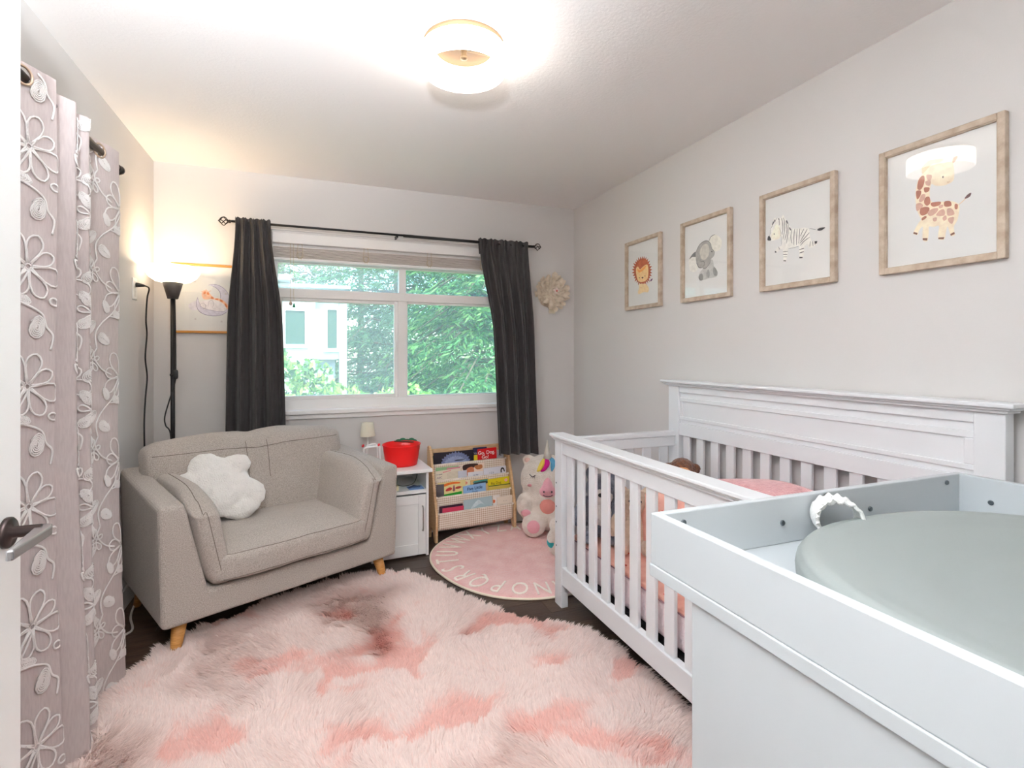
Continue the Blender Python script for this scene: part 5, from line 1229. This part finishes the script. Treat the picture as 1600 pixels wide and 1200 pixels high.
# ---------------------------------------------------------------- outside the window
G = mat('garden_ground',(96,120,70),1,(130,140,90),2)
setting(part('ground', M().box(-20,24,4.2,40,-3.0,-2.9), G))
EXW = mat('white_stucco',(206,213,219),.9,bump=.2,bscale=20); EXG = mat('grey_siding',(160,172,182),.9)
t = thing('neighbour_house', 'white neighbouring house with framed windows outside the window', 'building', (-1.2,9.0,-2.9))
q_ = lambda x0,x1,y0,y1,z0,z1: M().box(x0+1.2,x1+1.2,y0-9,y1-9,z0+2.9,z1+2.9)
part('wall', q_(-5,.075,9.0,13,-2.9,2.35), EXW, t); part('wall', q_(.075,.46,9.12,13,1.20,2.35), EXW, t); part('lower_wall', q_(.075,.40,9.25,13,-2.9,1.20), EXG, t)
part('corner_post', q_(.455,.58,9.05,9.2,-2.9,2.30), mat('grey_post',(150,158,160),.8), t)
part('roof', q_(-5.3,-.28,8.6,13.3,2.42,2.50), EXW, t); part('soffit', q_(-5.3,.62,8.85,13.3,2.35,2.40), EXW, t); part('corner_board', q_(.02,.08,8.975,9.0,-2.9,2.35), WHITE, t)
def hw(x0,x1,z0,z1,y):
    b = M(); f_ = .055
    for a_ in ((x0-f_,x0,z0-f_,z1+f_),(x1,x1+f_,z0-f_,z1+f_),(x0,x1,z1,z1+f_),(x0,x1,z0-f_,z0)): b.box(a_[0]+1.2,a_[1]+1.2,y-.05-9,y-9,a_[2]+2.9,a_[3]+2.9)
    w_ = part('window', b, WHITE, t); part('pane', q_(x0,x1,y-.02,y-.005,z0,z1), mat('dark_window_glass',(60,84,76),.2,spec=.3), w_)
hw(-.36,-.07,1.44,1.98,9.0); hw(.27,.42,1.38,2.02,9.12); hw(-1.6,-.9,1.44,1.98,9.0)
LEAF = bpy.data.materials.new('leaf_green'); LEAF.use_nodes = True; _t = LEAF.node_tree; _b = _t.nodes['Principled BSDF']; _b.inputs['Roughness'].default_value = .5
va = _t.nodes.new('ShaderNodeVertexColor'); va.layer_name = 'leaf_colour'; _t.links.new(va.outputs[0], _b.inputs['Base Color'])
trl = _t.nodes.new('ShaderNodeBsdfTranslucent'); _t.links.new(va.outputs[0], trl.inputs[0]); mx = _t.nodes.new('ShaderNodeMixShader'); mx.inputs[0].default_value = .45
_t.links.new(_b.outputs[0], mx.inputs[1]); _t.links.new(trl.outputs[0], mx.inputs[2]); _t.links.new(mx.outputs[0], _t.nodes['Material Output'].inputs[0])
BARK = mat('bark',(92,78,64),.95,(120,104,88),12,(1,1,.2),bump=.8)
def leaves(parent, Pc, D, lw, ll, cols, name='foliage'):
    n = len(Pc); nr = RNG.normal(0,1,(n,3)); S = np.cross(D, nr); S /= np.linalg.norm(S,axis=1)[:,None]+1e-9
    V = np.stack([Pc-D*ll[:,None]/2, Pc+S*lw[:,None]/2, Pc+D*ll[:,None]/2, Pc-S*lw[:,None]/2],1)
    me = bpy.data.meshes.new(name); me.vertices.add(n*4); me.vertices.foreach_set('co', V.ravel()); me.loops.add(n*4); me.loops.foreach_set('vertex_index', np.arange(n*4))
    me.polygons.add(n); me.polygons.foreach_set('loop_start', np.arange(n)*4); me.polygons.foreach_set('loop_total', np.full(n,4)); me.update(calc_edges=True)
    pal = np.array([lin(c_)[:3] for c_ in cols]); pick = pal[RNG.integers(0,len(pal),n)]*RNG.uniform(.75,1.25,(n,1)); Cc = np.ones((n,4,4)); Cc[:,:,:3] = pick[:,None,:]
    ca = me.color_attributes.new('leaf_colour','FLOAT_COLOR','POINT'); ca.data.foreach_set('color', Cc.ravel().astype(np.float32))
    me.materials.append(LEAF); return put(name, me, parent, kind='stuff')
def conifer(label, x, y, H_, R0, nb, per, seed, cols, z0=-2.9, lz=.1):
    r = np.random.default_rng(seed); t = thing('conifer_tree', label, 'tree', (x,y,z0), group='trees outside the window')
    part('trunk', M().tube([(0,0,0),(.05,0,H_*.5),(0,.03,H_)], [.15,.09,.02], 10), BARK, t, True)
    Pc = []; D = []; br = M()
    for i in range(nb):
        z = H_*(lz+(1-lz)*r.uniform(0,1)**1.1); a = r.uniform(0,2*PI); L = R0*(1-z/H_)**.6*r.uniform(.6,1.1)+.3
        d = np.array([math.cos(a), math.sin(a), 0]); 
        if i % 4 == 0: br.tube([(0,0,z),(d[0]*L*.5,d[1]*L*.5,z+.1),(d[0]*L*.95,d[1]*L*.95,z-.25*L)], [.03,.02,.006], 4)
        s_ = r.uniform(.15,1,per); sd = r.normal(0,1,per)*.20*(1-s_*.5)*L**.5; n_ = np.array([-d[1],d[0],0])
        P = d[None]*(L*s_)[:,None]+n_[None]*sd[:,None]; P[:,2] += z+.12*s_-.45*L*s_**2*.6-np.abs(sd)*.35+r.normal(0,.04,per)
        dd = d[None]*.6+n_[None]*np.sign(sd)[:,None]*.8+np.array([0,0,-.5]); dd = dd+r.normal(0,.3,(per,3)); dd /= np.linalg.norm(dd,axis=1)[:,None]
        Pc.append(P); D.append(dd)
    part('branches', br, BARK, t)
    Pc = np.concatenate(Pc); D = np.concatenate(D); n = len(Pc)
    leaves(t, Pc, D, r.uniform(.022,.045,n), r.uniform(.11,.2,n), cols)
def shrub(label, x, y, z, rx, rz, n, seed, cols, z0=-2.9):
    r = np.random.default_rng(seed); t = thing('leafy_shrub', label, 'shrub', (x,y,z0), group='shrubs outside the window')
    b = M()
    for k in range(7):
        a = k*.9; b.tube([(0,0,0),(rx*.4*math.cos(a),rx*.3*math.sin(a),(z-z0)*.6),(rx*.8*math.cos(a),rx*.6*math.sin(a),(z-z0)+rz*.4*math.sin(k))], [.04,.025,.008], 5)
    part('stems', b, BARK, t, True)
    q = r.normal(0,1,(n,3)); q /= np.linalg.norm(q,axis=1)[:,None]; rad = r.uniform(.3,1,n)**.5*(1+.25*np.sin(5*q[:,0]+3*q[:,2]+seed))
    Pc = q*rad[:,None]*np.array([rx,rx*.8,rz]); Pc[:,2] += z-z0; D = r.normal(0,1,(n,3)); D[:,2] -= .3; D /= np.linalg.norm(D,axis=1)[:,None]
    leaves(t, Pc, D, r.uniform(.03,.06,n), r.uniform(.07,.13,n), cols)
g1 = [(70,128,70),(92,150,84),(120,170,96),(50,100,60),(150,186,110)]; g2 = [(60,112,76),(80,136,92),(104,156,104),(44,88,60)]; g3 = [(150,196,90),(186,216,110),(210,226,140),(120,176,80)]
conifer('tall conifer with drooping green sprays nearest the window at right', 3.1, 8.6, 9.0, 2.6, 520, 95, 1, g1)
conifer('dark conifer behind the neighbouring house corner', 1.75, 11.5, 10.0, 2.6, 380, 100, 2, g2)
conifer('conifer at the far right beyond the window', 5.8, 10.5, 10.0, 2.8, 360, 100, 3, g1)
conifer('tall conifer rising behind the white house roof', -.8, 16, 12.0, 3.2, 360, 100, 4, g1)
conifer('far conifer filling the gap between the nearer trees', 4.2, 17, 13.0, 4.0, 380, 100, 5, g2)
conifer('far conifer at the left above the house roof', -4.0, 18, 13.0, 4.0, 300, 100, 6, g2)
conifer('far conifer behind the middle of the window', 1.6, 18.5, 13.0, 4.2, 360, 100, 7, g2)
conifer('far conifer at the right edge of the window view', 8.4, 17, 13.0, 4.2, 300, 100, 9, g2)
shrub('bright green shrub in front of the white house', -.20, 6.6, .55, .50, .85, 2600, 1, g3+g1)
shrub('low yellow-green shrub below the middle of the window', .75, 6.8, .35, .75, .55, 2800, 2, g3)
shrub('low shrub at the right below the window', 2.0, 7.0, .25, .8, .6, 2400, 3, g1)
